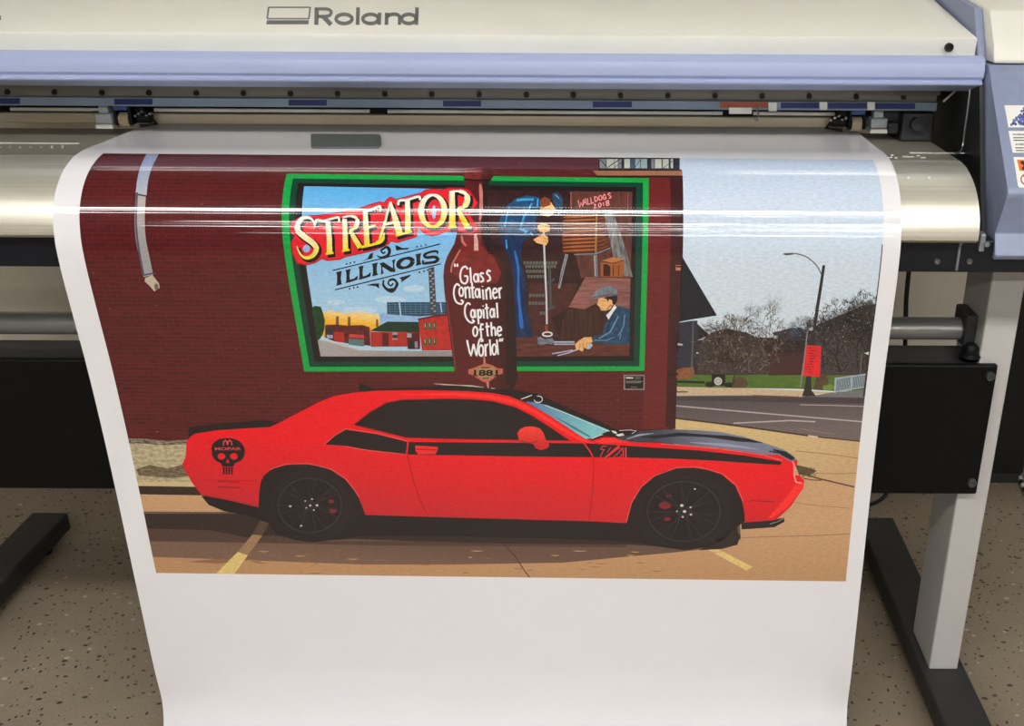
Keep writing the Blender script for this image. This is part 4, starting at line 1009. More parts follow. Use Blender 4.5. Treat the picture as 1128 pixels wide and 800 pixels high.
A.add(15, skd, ribbon(zu((262, 320), (285, 325)), .7) + ribbon(zu((252, 380), (275, 382)), .6) + ribbon(zu((300, 390), (340, 350)), 1.4))
A.add(15, ink('hair_dark', (34, 28, 28)), zu((262, 298), (385, 280), (384, 320), (365, 350), (348, 348), (345, 318), (320, 310), (310, 330), (300, 308)))
A.add(16, ink('flat_cap', (128, 138, 146), (84, 92, 100), None, (140, 140, 0.2)), zu((186, 288), (210, 255), (250, 225), (310, 205), (355, 212), (382, 240), (388, 285), (330, 275), (280, 282), (232, 302), (196, 302)))
A.line(17, ink('cap_line', (60, 66, 74)), zu((195, 296), (260, 285), (330, 268), (385, 280)), .8)
A.add(15, sk, zu((58, 655), (90, 625), (130, 602), (185, 600), (194, 636), (165, 652), (150, 690), (128, 680), (118, 712), (98, 704), (88, 690), (66, 694)))
A.add(16, skd, ribbon(zu((98, 650), (90, 690)), .7) + ribbon(zu((125, 645), (118, 690)), .7) + ribbon(zu((150, 640), (145, 680)), .7))
A.add(15, ink('tool_knob', (170, 180, 190)), zu((150, 665), (185, 645), (195, 665), (170, 692), (148, 692)))
A.build('printed_worker', pic); A = Art()
# lettering on the planks
wk = ink('walldogs_pink', (226, 146, 144))
def letters(table, m, layer, wd, f):
    for pts in table: A.add(layer, m, ribbon([f(*p) for p in pts], wd))
fz = lambda a, b: (615 + a / 8, 195 + b / 8)
WD = [[(175, 208), (190, 268), (200, 228), (214, 258), (222, 200)], [(214, 258), (238, 192), (250, 246)], [(225, 232), (246, 226)], [(256, 190), (262, 243), (282, 236)], [(284, 182), (292, 235), (312, 226)],
      [(318, 174), (326, 222)], [(318, 174), (342, 180), (350, 200), (326, 222)], [(364, 166), (356, 184), (364, 206), (380, 204), (386, 184), (378, 166), (364, 166)], [(418, 166), (404, 156), (394, 176), (402, 198), (420, 194), (420, 178), (410, 180)],
      [(462, 150), (448, 142), (438, 154), (450, 166), (464, 172), (460, 186), (444, 188)],
      [(312, 250), (324, 240), (330, 250), (314, 280), (340, 272)], [(360, 232), (352, 248), (360, 266), (374, 260), (378, 242), (368, 230), (360, 232)], [(394, 224), (400, 256)], [(430, 212), (418, 222), (430, 232), (444, 222), (440, 210), (430, 212)], [(430, 232), (420, 244), (432, 254), (448, 244), (444, 232), (430, 232)]]
letters(WD, ink('walldogs_red', (120, 30, 34)), 11, 2.4, fz); letters(WD, wk, 12, 1.15, fz)
A.build('printed_lettering', pic); A = Art()
# ILLINOIS ribbon
kz = lambda a, b: (360 + a / 8.677, 260 + b / 8.677)
K = ink('lettering_black', (18, 20, 26))
A.add(9, K, ribbon([kz(55, 330), kz(1085, 76)], 1.25) + ribbon([kz(80, 514), kz(1090, 265)], 1.25))
def zp(*p): return [kz(*q) for q in p]
def I_(x, yb, h, w_=42):          # slab stem with flared ends
    s_ = -.244; a, b = x - w_ / 2, x + w_ / 2
    return [zp((a - 8, yb - h + 4 + 4), (b + 8, yb - h - 6), (b, yb - h + 24), (b - 4, yb - h / 2), (b + 1, yb - 26), (b + 9, yb - 8), (a - 8, yb + 6), (a + 1, yb - 18), (a + 2, yb - h / 2), (a, yb - h + 30))]
A.add(9, K, I_(118, 470, 132))
for x0, yb in ((204, 446), (328, 414)):
    A.add(9, K, I_(x0, yb, 128, 36)); A.add(9, K, zp((x0, yb - 22), (x0 + 60, yb - 42), (x0 + 92, yb - 70), (x0 + 90, yb - 28), (x0, yb + 2)))
A.add(9, K, I_(460, 380, 122))
A.add(9, K, I_(528, 364, 110, 18)); A.add(9, K, zp((502, 262), (545, 252), (655, 322), (655, 345), (610, 345), (520, 285))); A.add(9, K, I_(640, 338, 112, 18))
A.add(9, K, ribbon([kz(a, b) for a, b in [(752 + 68 * math.cos(t) , 258 + 44 * math.sin(t) - 0.22 * 68 * math.cos(t)) for t in [i * math.pi / 14 for i in range(29)]]], [2.6 + 2.4 * abs(math.cos(i * math.pi / 14)) for i in range(29)]))
A.add(9, K, I_(876, 280, 112))
A.add(9, K, ribbon(smooth2([kz(1058, 172), kz(1052, 146), kz(990, 152), kz(936, 178), kz(950, 204), kz(1030, 200), kz(1062, 222), kz(1030, 248), kz(960, 258), kz(922, 262), kz(922, 232)], 4), [1.2, 1.6, 2.2, 2.4, 2.4] + [2.6] * 6 + [3.2] * 10 + [3.6] * 8 + [3.0] * 6 + [2.4] * 6))
# scrolls and dots round the ribbon
A.add(9, K, zp((335, 242), (390, 215), (410, 175), (440, 155), (440, 205), (425, 218), (400, 222)))
A.add(9, K, zp((655, 85), (690, 100), (720, 115), (790, 112), (770, 128), (700, 132), (665, 140)))
A.add(9, K, ribbon(smooth2([kz(480, 185), kz(500, 200), kz(540, 205), kz(585, 185), kz(600, 140), kz(575, 105), kz(545, 120), kz(520, 140), kz(540, 165), kz(560, 150)], 4), [1.4] * 4 + [2.2] * 4 + [3.4] * 12 + [2.4] * 8 + [1.8] * 9))
A.add(9, K, zp((370, 470), (440, 455), (500, 452), (500, 505), (470, 480), (430, 474)))
A.add(9, K, zp((690, 400), (720, 390), (810, 368), (790, 390), (730, 430), (712, 445), (715, 415)))
A.add(9, K, ribbon(smooth2([kz(545, 420), kz(540, 465), kz(570, 505), kz(622, 530), kz(660, 490), kz(672, 450), kz(640, 415), kz(600, 425), kz(588, 455), kz(615, 475), kz(635, 450)], 4), [1.8] * 4 + [2.6] * 4 + [3.2] * 12 + [2.6] * 8 + [1.8] * 13))
A.add(9, K, zp((590, 500), (660, 495), (622, 542)))
for a, b in ((190, 266), (226, 258), (264, 250), (862, 102), (902, 96), (944, 86), (220, 504), (258, 495), (296, 487), (886, 346), (928, 336), (964, 326)): A.add(9, K, [kz(a + 9 * math.cos(t), b + 9 * math.sin(t)) for t in [i * math.pi / 4 for i in range(8)]])

A.build('printed_lettering', pic); A = Art()
# the bottle
bz = lambda a, b: (485 + a / 6.667, 180 + b / 6.667)
gl = ink('bottle_glass', (88, 26, 28), (44, 17, 19), ((520, 330), (566, 330)))
A.add(18, gl, [(513.5, 185.5), (526, 184), (540.5, 184.8), (543.6, 195), (540.3, 198.6), (538.4, 199), (537, 240), (536.8, 268), (541, 275), (549.5, 281.5), (558, 291), (563, 300), (565.8, 310), (568.2, 360), (569.8, 416), (568, 424), (563, 430), (503.8, 430), (501.5, 416), (496.2, 375), (489.6, 322), (488.4, 304), (489.5, 292), (492.6, 282.5), (500.6, 268), (503.2, 257), (504, 240), (512, 230), (512.6, 198.6), (509.7, 194)])
A.add(19, ink('bottle_side', (40, 17, 20)), [[(556, 290), (565.8, 310), (568.2, 360), (569.8, 416), (563, 429), (558, 420), (558, 330)], [(532, 199), (538.4, 199), (537, 240), (536.8, 268), (546, 280), (538, 280), (531, 262)]])
A.add(19, ink('bottle_cap', (132, 40, 40), (92, 30, 32), None, (120, 120, 0.2)), [(514, 185.8), (526, 184.4), (532, 184.6), (530, 197.8), (513.4, 197.8), (510.6, 194)])
A.add(20, ink('bottle_edge', (34, 14, 16)), ribbon([(511, 198), (526, 199.4), (541, 198.6)], 1.6))
A.add(19, ink('bottle_red', (136, 40, 38), (100, 30, 30), None, (60, 90, 0.2)), [(512, 246), (530, 246), (530, 270), (545, 284), (552, 300), (548, 312), (510, 312), (498, 300), (502, 284), (510, 266)])
hl = ink('bottle_shine', (196, 116, 104)); hl2 = ink('bottle_shine_pale', (214, 164, 152))
A.line(20, hl, smooth2([(529, 203), (530, 215), (530, 232), (528.5, 244)], 3), [1.5, 3, 4, 4, 3.4, 4, 3.6, 3, 2.4, 1.5]); A.line(20, hl, [(508.5, 259), (509.5, 266), (513.5, 271)], [2, 2.6, 2]); A.line(21, hl2, [(523.6, 258), (524.6, 266), (524.6, 276)], [3, 4.4, 5]); A.line(20, hl, smooth2([(507, 275), (502, 284), (498, 292), (497, 300)], 3), 1.6)
A.line(20, ink('bottle_edge_shine', (120, 62, 58)), [(492, 330), (498, 372), (502, 408)], 1.0)
A.line(20, hl, [(533, 384), (533.6, 400)], 1.4); A.line(20, hl, [(533, 389), (534, 401)], [1, 2.6]); A.line(20, hl, [(537, 420), (538, 428)], [3.4, 1.6])
A.add(21, ink('emblem_red', (190, 96, 76)), [(516, 407), (522, 405), (529, 402), (535, 400), (543, 402.5), (548, 405.5), (554, 406), (554, 411.5), (548, 413), (543, 417.5), (538, 420.8), (533, 420.8), (525, 416), (520, 413), (516, 411.5)])
A.add(22, ink('emblem_gold', (168, 128, 88)), [(521, 407.5), (528, 404.5), (535, 402.5), (542, 404.5), (548, 407.5), (548, 411), (542, 415.6), (535.5, 419), (529, 415.6), (521, 411.5)])
A.add(23, blk, text_at('1881', 522, 413.6, 26.5, 6.4, 0.0, 0.035))
A.add(23, blk, ribbon([(521.2, 413.6), (526.6, 413.6)], 1.1) + ribbon([(543.6, 413.6), (549.4, 413.6)], 1.1))
A.add(23, blk, ribbon([(530, 404.7), (540, 404.7)], 1.1) + ribbon([(532, 416.6), (538.5, 416.6)], 1.2))
WT = ink('lettering_white', (242, 240, 240))
tz = lambda a, b: (495 + a / 6.955, 285 + b / 6.955)
E_ = lambda cx, cy, rx, ry: ell(cx, cy, rx, ry, 14)
TXT = [[(42, 38), (44, 60)], [(62, 38), (62, 60)],
 smooth2([(142, 80), (122, 58), (95, 78), (84, 130), (94, 176), (120, 190), (138, 170), (141, 132)], 3), [(141, 132), (114, 132)], [(160, 66), (168, 184)],
 E_(204, 146, 16, 30), [(221, 112), (226, 180)], smooth2([(264, 114), (246, 108), (238, 126), (256, 146), (260, 168), (238, 176)], 3), smooth2([(316, 98), (298, 88), (288, 112), (308, 132), (312, 160), (288, 172)], 3),
 smooth2([(80, 208), (58, 192), (38, 225), (36, 280), (54, 330), (92, 346), (106, 326), (88, 316)], 3), E_(92, 252, 16, 34), [(120, 214), (127, 302)], smooth2([(122, 240), (138, 218), (152, 228), (158, 300)], 3), [(174, 182), (180, 294), (192, 300)], [(160, 224), (194, 218)],
 E_(214, 262, 15, 32), [(230, 226), (237, 300)], [(256, 234), (263, 312)], [(254, 208), (255, 214)], [(280, 232), (287, 312)], smooth2([(282, 252), (298, 224), (312, 236), (319, 310)], 3), smooth2([(336, 264), (366, 252), (356, 228), (340, 232), (333, 266), (346, 302), (369, 290)], 3), [(379, 222), (387, 304)], smooth2([(381, 252), (390, 226), (403, 224)], 3),
 smooth2([(162, 352), (142, 338), (122, 368), (120, 420), (138, 466), (170, 490), (190, 478), (174, 466)], 3), E_(180, 420, 14, 30), [(195, 388), (201, 452)], [(216, 386), (225, 500)], E_(234, 420, 13, 31), [(261, 386), (266, 456)], [(258, 358), (259, 364)], [(284, 344), (292, 452), (300, 454)], [(272, 380), (302, 374)], E_(327, 415, 14, 32), [(342, 378), (348, 450)], [(364, 336), (371, 452)],
 E_(199, 556, 17, 36), smooth2([(262, 506), (246, 500), (240, 530), (244, 580), (248, 622)], 3), [(226, 544), (262, 538)], [(286, 488), (294, 586), (302, 590)], [(276, 522), (308, 516)], [(320, 484), (326, 592)], smooth2([(324, 545), (338, 524), (350, 536), (355, 590)], 3), smooth2([(370, 556), (398, 546), (390, 522), (374, 526), (368, 562), (380, 588), (399, 578)], 3),
 smooth2([(136, 622), (150, 690), (166, 738), (178, 690), (186, 652)], 2), smooth2([(186, 652), (198, 700), (210, 738), (218, 680), (228, 630), (244, 610), (256, 626), (240, 632)], 3), E_(244, 702, 17, 42), [(274, 654), (280, 746)], smooth2([(276, 690), (286, 660), (298, 656)], 3), [(310, 618), (318, 740)], E_(344, 694, 16, 40), [(364, 618), (374, 734)], [(390, 610), (386, 634)], [(408, 608), (402, 632)]]
letters(TXT, WT, 23, 1.95, tz)

A.build('printed_bottle', pic); A = Art()
# STREATOR
az = lambda a, b: (315 + a / 8, 200 + b / 8)
qz = lambda a, b: (415 + a / 8, 195 + b / 8)
OUT = [(319.4, 248.8), (322, 244), (327, 240.5), (336, 237.4), (350, 237), (365, 235), (382.5, 232), (395, 229.6), (408, 225), (418, 222), (423, 223), (427, 218.5), (431, 216.8), (436, 219.6), (450, 216), (463.7, 212.3), (468, 209.4), (477, 208), (486, 209), (494, 207), (510, 207.2), (518, 210), (522, 216), (527, 224.5), (523, 230), (517, 236), (522, 244), (527.5, 254), (522, 257.5), (512, 256.5), (502.5, 256), (491, 255.8), (484, 258.8), (476, 260.2), (469, 258.6), (464, 255), (461, 251), (459.5, 261), (446, 265), (437.5, 267.8), (431, 266), (428.7, 269), (419, 273.6), (412.5, 276.2), (396, 280), (381, 283.2), (375, 286.2), (360, 287.4), (355, 285.2), (347, 290), (337.5, 292.4), (327.5, 290.4), (322.5, 281), (320.4, 268), (324, 261), (320, 255)]
A.add(19, ink('streator_crimson', (160, 20, 36)), OUT)
cx = sum(p[0] for p in OUT) / len(OUT)
A.add(20, ink('streator_red', (222, 30, 44)), [(p[0] + (0.9 if p[0] < 330 else (-0.9 if p[0] > 515 else 0)), p[1] + (1.1 if p[1] < 258 - (p[0] - 320) * .2 else -1.1)) for p in OUT])
YG = ink('streator_yellow', (244, 240, 226), (238, 212, 40), ((424, 224), (434, 262)))
SH = ink('streator_black', (20, 14, 18))
sky_hole = ink('streator_sky', (150, 182, 226))
LT = []   # (points, widths)
def L(pts, wd, f): LT.append(([f(*p) for p in pts], wd))
sm = lambda pts, n=5: [(v[0], v[1]) for v in smooth2(pts, n)]
p_ = sm([(258, 402), (240, 345), (195, 318), (140, 330), (104, 385), (112, 440), (170, 490), (236, 540), (270, 590), (240, 650), (180, 672), (130, 640), (96, 568)])
n_ = len(p_); L(p_, [1.2 + 5.2 * math.sin(math.pi * i / (n_ - 1)) ** 1.2 for i in range(n_)], az)
L([(372, 352), (384, 500), (386, 630)], [5.4, 5.8, 6.2], az); L(sm([(256, 382), (272, 340), (330, 348), (400, 330), (462, 318), (470, 352)]), 2.4, az); L([(352, 637), (420, 628)], 2.2, az)
L([(518, 330), (524, 480), (526, 600)], [5.0, 5.6, 6], az); L(sm([(500, 318), (570, 306), (622, 324), (630, 370), (600, 415), (562, 436)]), [2] * 6 + [3] * 6 + [4.6] * 8 + [3] * 6, az); L([(566, 432), (610, 510), (655, 582)], [3, 5.6, 5.6], az); L([(496, 612), (562, 600)], 2.2, az)
L([(700, 262), (710, 420), (716, 560)], [5.2, 5.6, 6], az); L(sm([(678, 272), (750, 250), (826, 222), (832, 262)]), 2.8, az); L([(716, 408), (790, 386)], 2.4, az); L(sm([(660, 578), (760, 556), (846, 524), (868, 450)]), [2.6] * 8 + [3] * 5 + [1.4] * 3, az)
L([(122, 222), (80, 380), (26, 560)], [1.6, 2.6, 3], qz); L([(120, 222), (165, 370), (206, 510)], [2.4, 6.4, 7.2], qz); L([(62, 424), (170, 398)], 2.2, qz); L([(-6, 574), (54, 556)], 2.2, qz); L([(168, 520), (246, 498)], 2.2, qz)
L([(272, 200), (276, 350), (276, 486)], [5.2, 5.8, 6.2], qz); L(sm([(190, 250), (200, 212), (270, 204), (370, 176), (384, 206)]), 2.6, qz); L([(246, 496), (312, 480)], 2.2, qz)
L([(495 + 103 * math.cos(t), 300 + 138 * math.sin(t)) for t in [i * math.pi / 16 for i in range(33)]], [2.6 + 3.8 * abs(math.cos(i * math.pi / 16)) for i in range(33)], qz)
L([(664, 130), (668, 300), (666, 440)], [6, 6.6, 6.8], qz); L(sm([(640, 136), (720, 128), (782, 150), (800, 205), (772, 262), (712, 290)]), [2.2] * 6 + [4] * 6 + [6.4] * 8 + [4] * 6, qz); L([(716, 290), (760, 370), (800, 440)], [3.4, 6, 6.2], qz); L([(632, 444), (704, 440)], 2.2, qz); L([(775, 446), (838, 442)], 2.2, qz)
for pts, wd in LT:
    ws = [x + 2.4 for x in wd] if isinstance(wd, list) else wd + 2.4
    if isinstance(ws, list) and len(ws) != len(pts): ws = [ws[min(int(i * len(ws) / len(pts)), len(ws) - 1)] for i in range(len(pts))]
    A.add(21, SH, ribbon([(x + 2.0, y + 2.2) for x, y in pts], ws))
A.add(22, ink('streator_inner', (206, 30, 44)), [qz(*p) for p in ell(505, 295, 40, 82, 18)[:-1]])
A.add(23, sky_hole, [qz(*p) for p in ell(505, 312, 18, 60, 14)[:-1]])
A.add(22, sky_hole, [az(*p) for p in ell(182, 590, 32, 34, 14)[:-1]])
for pts, wd in LT:
    if isinstance(wd, list) and len(wd) != len(pts): wd = [wd[min(int(i * len(wd) / len(pts)), len(wd) - 1)] for i in range(len(pts))]
    A.add(24, YG, ribbon(pts, wd))
A.build('printed_lettering', pic)

# ---- the printed car
A = Art()
CB = ink('car_black', (30, 22, 24)); RED = ink('car_red', (240, 14, 30), (196, 34, 44), ((430, 490), (430, 578)))
A.add(25, CB, [(222, 546), (230, 556), (247.5, 563), (270, 567), (296, 576), (305, 588), (325, 594.5), (345, 597), (372, 594), (400, 590), (470, 590), (650, 594), (700, 597), (725, 602), (755, 606), (780, 602), (798, 594), (806, 584), (815, 578), (822, 573), (818, 535), (790, 510), (745, 505), (705, 520), (690, 560), (640, 560), (410, 556), (385, 515), (330, 503), (290, 515), (284, 548)])
A.add(25, CB, [(208, 470.5), (250, 466), (290, 463), (309, 465.5), (300, 472), (240, 476), (208, 482)])
A.add(25, ink('splitter', (38, 32, 34)), [(816.5, 575.5), (850, 573), (863.7, 570), (864, 574.6), (853, 580.6), (833, 582), (816.8, 583)])
A.add(26, ink('splitter_shine', (120, 116, 118)), ribbon([(848, 577), (857, 574.4), (863, 571)], 1.2))
A.add(25, ink('tyre_shadow', (46, 36, 34)), [(795, 592), (808, 582), (816, 590), (812, 600), (795, 604.5), (770, 606)])
# roof, pillars
A.add(25, CB, [(396, 422), (399, 422.6), (411, 428.5), (440, 427.4), (470, 426.2), (505, 424.6), (540, 427.6), (568, 429.6), (592, 434), (620, 447), (660, 464), (680, 474), (676, 479), (622, 460), (580, 446), (540, 436), (500, 434), (410, 436), (396, 430)])
A.add(26, ink('roof_glint', (206, 190, 168)), ribbon([(478, 422.4), (490, 423.4), (505, 424.2), (520, 425), (533, 426.6)], [.4, 1.2, .8, 1.4, .4]))
A.add(26, ink('roof_glint', (206, 190, 168)), ribbon([(541, 427.4), (545, 428)], .9))
BODY = [(210, 481), (215, 477.6), (240, 473.8), (270, 471.8), (297.5, 470.2), (308, 465.6), (324, 457), (340, 448.7), (354, 441.5), (370, 435.6), (390, 432.2), (415, 430.2), (467.5, 429.6), (517.5, 430.8), (542.5, 432.8), (560, 436), (580, 443.7), (605, 457.5), (630, 473.7), (645, 482.5), (652.5, 485), (665, 481.6), (677.5, 481.4), (695, 486.6), (727.5, 487.8), (795, 493.7), (840, 500), (858, 500.5), (866, 504), (873, 508.5), (874, 516), (874.4, 523.6), (880.7, 523.4), (886, 529), (884.5, 538), (878, 547), (871, 557.7), (856, 571.5), (851.5, 573), (820.6, 575),
        (820, 565), (817.5, 552), (810, 535), (795, 522.5), (780, 517.4), (762, 514.6), (745, 515.7), (732, 519), (720, 525), (705, 537.5), (695, 555), (689.5, 576), (650, 574), (560, 571.5), (480, 569.3), (402.5, 567), (399, 557), (395, 547.5), (388, 536), (380, 527.5), (365, 517.5), (352, 513.4), (340, 511.4), (326, 511), (315, 512), (305, 514.4), (297.5, 518), (291, 523.6), (287.5, 530), (285.8, 542), (285, 558.7), (252.5, 551), (222.5, 545.4), (212.5, 532.5), (205, 520), (201, 511), (204, 505), (205, 500), (205.6, 486)]
A.add(26, RED, BODY)
A.add(27, ink('car_red_bright', (255, 48, 40)), ribbon([(440, 434.4), (500, 433.8), (540, 437), (566, 442.6), (590, 453.6), (620, 472.6), (640, 484), (655, 488.6)], [.5, 3.2, 4.4, 4.6, 4.4, 4, 3, 1]) + [[(884, 531), (885, 537), (868, 558), (850, 571), (846, 570), (866, 548), (876, 534)], [(655, 485.8), (665, 482.4), (677, 482.4), (692, 487.4), (660, 488)]])
A.add(27, ink('car_edge_pink', (232, 104, 104)), ribbon([(297.5, 517), (315, 511.2), (340, 510.4), (365, 516.6), (381, 527), (396, 547)], .7) + ribbon([(690, 575), (695.6, 554), (706, 536.6), (721, 524), (746, 514.8), (770, 514.4), (796, 521.6), (811, 534.4), (818.4, 552)], .7) + ribbon([(727.5, 488.6), (795, 494.6), (840, 501), (862, 507)], .9))
W_ = [(390.6, 467.6), (408, 454), (426, 443.8), (442.5, 440.5), (492.5, 439.4), (520, 440), (542.5, 442), (567.5, 448.7), (585, 457.5), (600, 467), (627.5, 485), (560, 484), (480, 482.6), (447.5, 481.6), (420, 474.6)]
A.add(28, ink('car_seam', (150, 16, 28)), ribbon(W_ + [W_[0]], 1.6)); A.add(29, ink('car_window', (30, 22, 24)), W_)
ST = [(357.5, 489.6), (369, 480), (381, 473), (415, 478), (449, 486.6), (560, 487.4), (650, 488.2), (700, 491.4), (770, 496), (820, 501.6), (851, 506.6), (862.5, 508.8), (859, 512), (825, 510), (795, 507.8), (740, 505), (692, 503.8), (650, 503.6), (560, 502.4), (452.5, 500.6), (405, 495.2), (381, 491)]
A.add(28, CB, ST)
A.add(29, ink('car_edge_pink', (232, 104, 104)), ribbon([(357, 490.2), (369, 479.4), (381, 472.2), (415, 477.2), (449, 485.8)], .7) + ribbon([(381, 491.6), (405, 495.9), (447, 500.2)], .6))
A.add(29, RED, ribbon([(449.8, 482.4), (449.3, 490), (448, 500.8)], 1.8) + ribbon([(642.5, 487), (650, 497), (653.6, 504.4)], 1.3) + ribbon([(863, 505.6), (860.4, 513)], 1.8))
A.add(29, ink('car_seam', (150, 16, 28)), ribbon([(448.7, 500.6), (455, 527.5), (462, 549), (470, 566)], .9) + ribbon([(653.7, 504.6), (653.8, 520), (652.5, 545), (648.7, 572.6)], .9) + ribbon([(240, 530), (264, 531)], 1.0) + ribbon([(226, 528.4), (284, 529.6)], .5) + ribbon([(240, 536), (265, 537)], 1.3) + ribbon([(826, 551), (853, 552.6)], 1.0))
A.add(29, ink('car_red_low', (176, 34, 46)), [(224, 544), (252, 549.6), (285, 556), (285, 558.6), (252.5, 551), (222.5, 545.4)])
A.add(30, ink('handle_red', (240, 40, 44)), [(457.4, 490.6), (482.6, 492), (482, 496), (479.6, 500.2), (461, 500.6), (458, 497)])
A.add(31, ink('handle_dark', (120, 16, 26)), ribbon([(459, 494.6), (481, 495.4)], 1.0) + ribbon([(461.6, 500.4), (479, 500.2)], .6))
A.add(30, ink('mirror_red', (252, 62, 50), (206, 30, 36), ((585, 470), (587, 492))), [(570, 477), (573, 472.6), (578, 470), (587, 469.4), (595, 471.8), (599, 477), (601, 484), (605.4, 490), (603, 493.6), (596, 495.6), (590, 493.6), (587.4, 488.6), (578, 487.6), (571.6, 484.6)])
A.add(31, ink('mirror_dark', (130, 16, 24)), ribbon([(573, 485.6), (584, 487.8), (592, 486)], .9))
# windscreen
A.add(27, ink('screen_teal', (96, 128, 170), (126, 196, 200), ((590, 446), (650, 476))), [(579, 442.2), (590, 443), (604, 446.4), (622, 453.6), (650, 465.2), (674, 475), (652.5, 482.4), (645, 483.4), (630, 473.6), (605, 457.2)])
A.add(28, ink('screen_deep', (58, 120, 132)), ribbon([(612, 459), (634, 472), (650, 481)], [.6, 2.4, 1.6]))
A.add(28, ink('screen_pale', (206, 222, 226)), ribbon([(600, 446.2), (625, 455.6), (672, 475.4)], .7))
A.add(28, ink('wiper_white', (224, 222, 218)), ribbon([(574, 439.6), (586, 435)], .9) + ribbon(ell(593, 439.6, 4.6, 3.6, 12, -110, 170), .9) + ribbon([(652, 483), (660, 479.6), (668, 477)], .7))
A.add(28, CB, [(662, 478), (672, 474), (684, 472.4), (700, 473), (704, 476), (692, 480), (676, 481.4)])
A.add(29, ink('wiper_white', (224, 222, 218)), [[(673, 474), (678, 474.6), (680, 477.4), (676, 477)], [(678, 478.6), (686, 477), (688, 479.4), (681, 480.4)]] + ribbon([(682, 474), (694, 473.4), (701, 474.4), (696, 477.4)], .6))
# bonnet
A.add(27, ink('bonnet', (60, 62, 76), (120, 126, 146), ((720, 490), (790, 476)), None), [(676, 483), (686, 479.6), (702.5, 475), (722, 473.4), (742.5, 472.8), (770, 474), (795, 476), (820, 481), (845, 488.8), (865, 496), (874, 502), (878, 507.4), (872, 508.6), (858, 500.8), (840, 500.2), (795, 493.4), (727, 487.2), (695, 486.2)])
A.add(28, ink('bonnet_dark', (28, 28, 36)), [[(704, 481), (730, 478.4), (748, 476.2), (775, 478.4), (800, 479.6), (824, 483), (842, 488), (812, 486), (780, 481.6), (750, 480), (722, 483)], [(850, 494), (866, 497.4), (876, 504.6), (872, 507), (862, 502)]])
A.add(28, ink('bonnet_pale', (154, 158, 176)), ribbon([(690, 483.6), (704, 479), (720, 477)], [.6, 2.0, .6]) + ribbon([(760, 487), (800, 490), (835, 494.6)], [.5, 3.4, .6]))
A.add(29, CB, ribbon([(847, 497), (857, 498.6)], 1.3) + ribbon([(852, 494.6), (853.6, 499)], 1.0))
A.add(28, ink('lamp_pink', (244, 150, 140)), ribbon([(873, 508), (875, 512), (874.6, 524), (877, 531), (883, 532)], 1.5))
A.add(27, RED, [(873, 505.6), (878.4, 506.6), (878, 512), (874.4, 514)])
# T/A mark on the stripe
ta = lambda a, b: (640 + a / 8.677, 460 + b / 8.677)
TR = ink('ta_red', (226, 52, 60))
for pts, wd in (([(186, 300), (206, 272), (250, 270)], .9), ([(190, 302), (222, 304), (200, 340), (184, 384)], .9), ([(284, 282), (252, 330)], .8), ([(372, 276), (300, 330), (232, 386)], [4.4, 3.4, 2.4]), ([(300, 386), (352, 340), (402, 286)], .9), ([(402, 286), (404, 388)], 1.0), ([(336, 380), (384, 376), (384, 350)], 1.0), ([(428, 284), (428, 388)], 1.4)):
    A.line(30, TR, [ta(*p) for p in pts], wd)
A.line(31, CB, [ta(392, 272), ta(320, 332), ta(246, 388)], 1.0)
# round black emblem on the rear wing (a plain skull)
em = lambda a, b: (225 + a / 14.55, 475 + b / 14.55)
A.add(30, CB, [em(*p) for p in smooth2([(120, 280), (140, 200), (230, 130), (380, 105), (520, 130), (610, 200), (655, 300), (640, 400), (590, 470), (500, 510), (470, 560), (300, 560), (270, 510), (190, 470), (135, 390), (120, 280)], 3)[:-1]])
A.add(31, RED, [[em(*p) for p in ell(280, 400, 62, 52, 16)[:-1]], [em(*p) for p in ell(480, 400, 62, 52, 16)[:-1]], [em(380, 440), em(410, 500), em(350, 500)]])
A.add(30, CB, [[em(300 + i * 44, 570), em(334 + i * 44, 570), em(332 + i * 42, 690), em(306 + i * 42, 690)] for i in range(4)])
A.add(31, ink('emblem_line', (210, 60, 66)), ribbon([em(*p) for p in ((310, 225), (316, 165), (345, 140), (368, 168), (372, 220))], 1.3) + ribbon([em(*p) for p in ((378, 220), (384, 168), (410, 140), (440, 165), (448, 225))], 1.3))
A.add(31, ink('emblem_line', (210, 60, 66)), text_at('MOPAR', 225 + 175 / 14.55, 475 + 300 / 14.55, 29, 3.2, 0, .03))
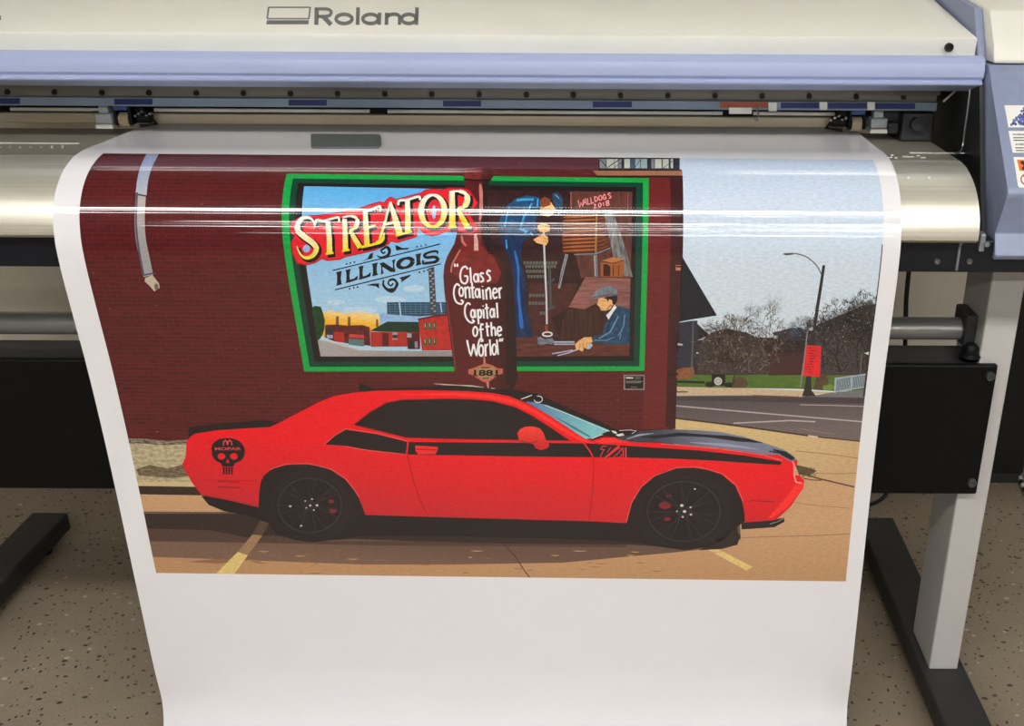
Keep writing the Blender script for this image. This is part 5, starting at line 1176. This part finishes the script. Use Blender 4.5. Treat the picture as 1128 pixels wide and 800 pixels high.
# wheels
RIM = ink('rim', (48, 42, 45)); SPK = ink('spoke', (40, 35, 38)); DOT = ink('lug', (214, 206, 200)); CAL = ink('caliper', (124, 34, 42)); TY = ink('tyre', (34, 28, 30))
for cx, cy, rx, ry, tr, cals, dots in ((341.5, 556.5, 35, 30, (46, 41), [(367, 562, 4, 3.4), (365, 552, 3, 2.4)], [(336.5, 551.6, .9), (344, 549.6, 1), (349.5, 556.4, 1.5), (337.6, 559.2, .9), (346, 561.6, 1), (320, 557.4, 1.4), (332, 579, 1.2), (342, 556.6, 1.3)]), (753.3, 563.2, 40, 33, (52, 43), [(732.6, 556.4, 7, 4), (736.6, 546, 3, 1.8), (735, 571.6, 4, 2)], [(751, 556.6, 1.9), (760.6, 558.6, 1.2), (745.6, 563, 1.0), (754, 563.2, 1.9), (761, 566.6, 1.4), (752, 569.2, 1.2), (765.4, 538.4, 1.2)])):
    A.build('printed_car' if cx < 400 else 'printed_wheel', pic); A = Art()
    A.add(27, TY, ribbon(ell(cx, cy, tr[0] - 4, tr[1] - 4, 40), 6))
    A.add(28, RIM, ribbon(ell(cx, cy, rx, ry, 40), 2.0))
    for x, y, a, b in cals: A.add(28, CAL, ell(x, y, a, b, 12)[:-1])
    for i in range(7):
        t = 2 * math.pi * i / 7 + .3
        for e in (-.16, .16):
            A.line(29, SPK, [(cx + rx * .2 * math.cos(t), cy + ry * .2 * math.sin(t)), (cx + rx * .95 * math.cos(t + e), cy + ry * .95 * math.sin(t + e))], 1.8)
    A.add(30, SPK, ell(cx, cy, rx * .22, ry * .22, 16)[:-1])
    for x, y, r in dots: A.add(31, DOT, ell(x, y, r, r * .8, 8)[:-1])
A.build('printed_wheel', pic)

# grey plate lying on the blank end of the sheet
bm = bmesh.new()
def flat(a, b): 
    X, s_ = on_sheet(a, b); y_, z_, n_ = prof_at(s_); return Vector((X, y_, 0))
q = [flat(343, 163.5), flat(342.5, 151), flat(344, 150), flat(418, 150.5), flat(419.5, 152), flat(420, 161), flat(417, 164), flat(345, 164)]
zt_ = 1.2018
for th0, th1, ins in ((0, 0.003, 0),):
    a_ = [bm.verts.new((p.x, p.y, zt_ + th0)) for p in q]; b_ = [bm.verts.new((p.x, p.y, zt_ + th1)) for p in q]
    bm.faces.new(a_[::-1]); top = bm.faces.new(b_)
    for i in range(8): bm.faces.new((a_[i], a_[(i + 1) % 8], b_[(i + 1) % 8], b_[i]))
bmesh.ops.bevel(bm, geom=[e for e in bm.edges], offset=0.0006, segments=1, affect='EDGES')
tag(obj('media_plate', bm, mat('plate_grey', (94, 98, 96), 0.5, var=0.02)), 'flat grey plate lying on the blank sheet just above the picture', 'plate')
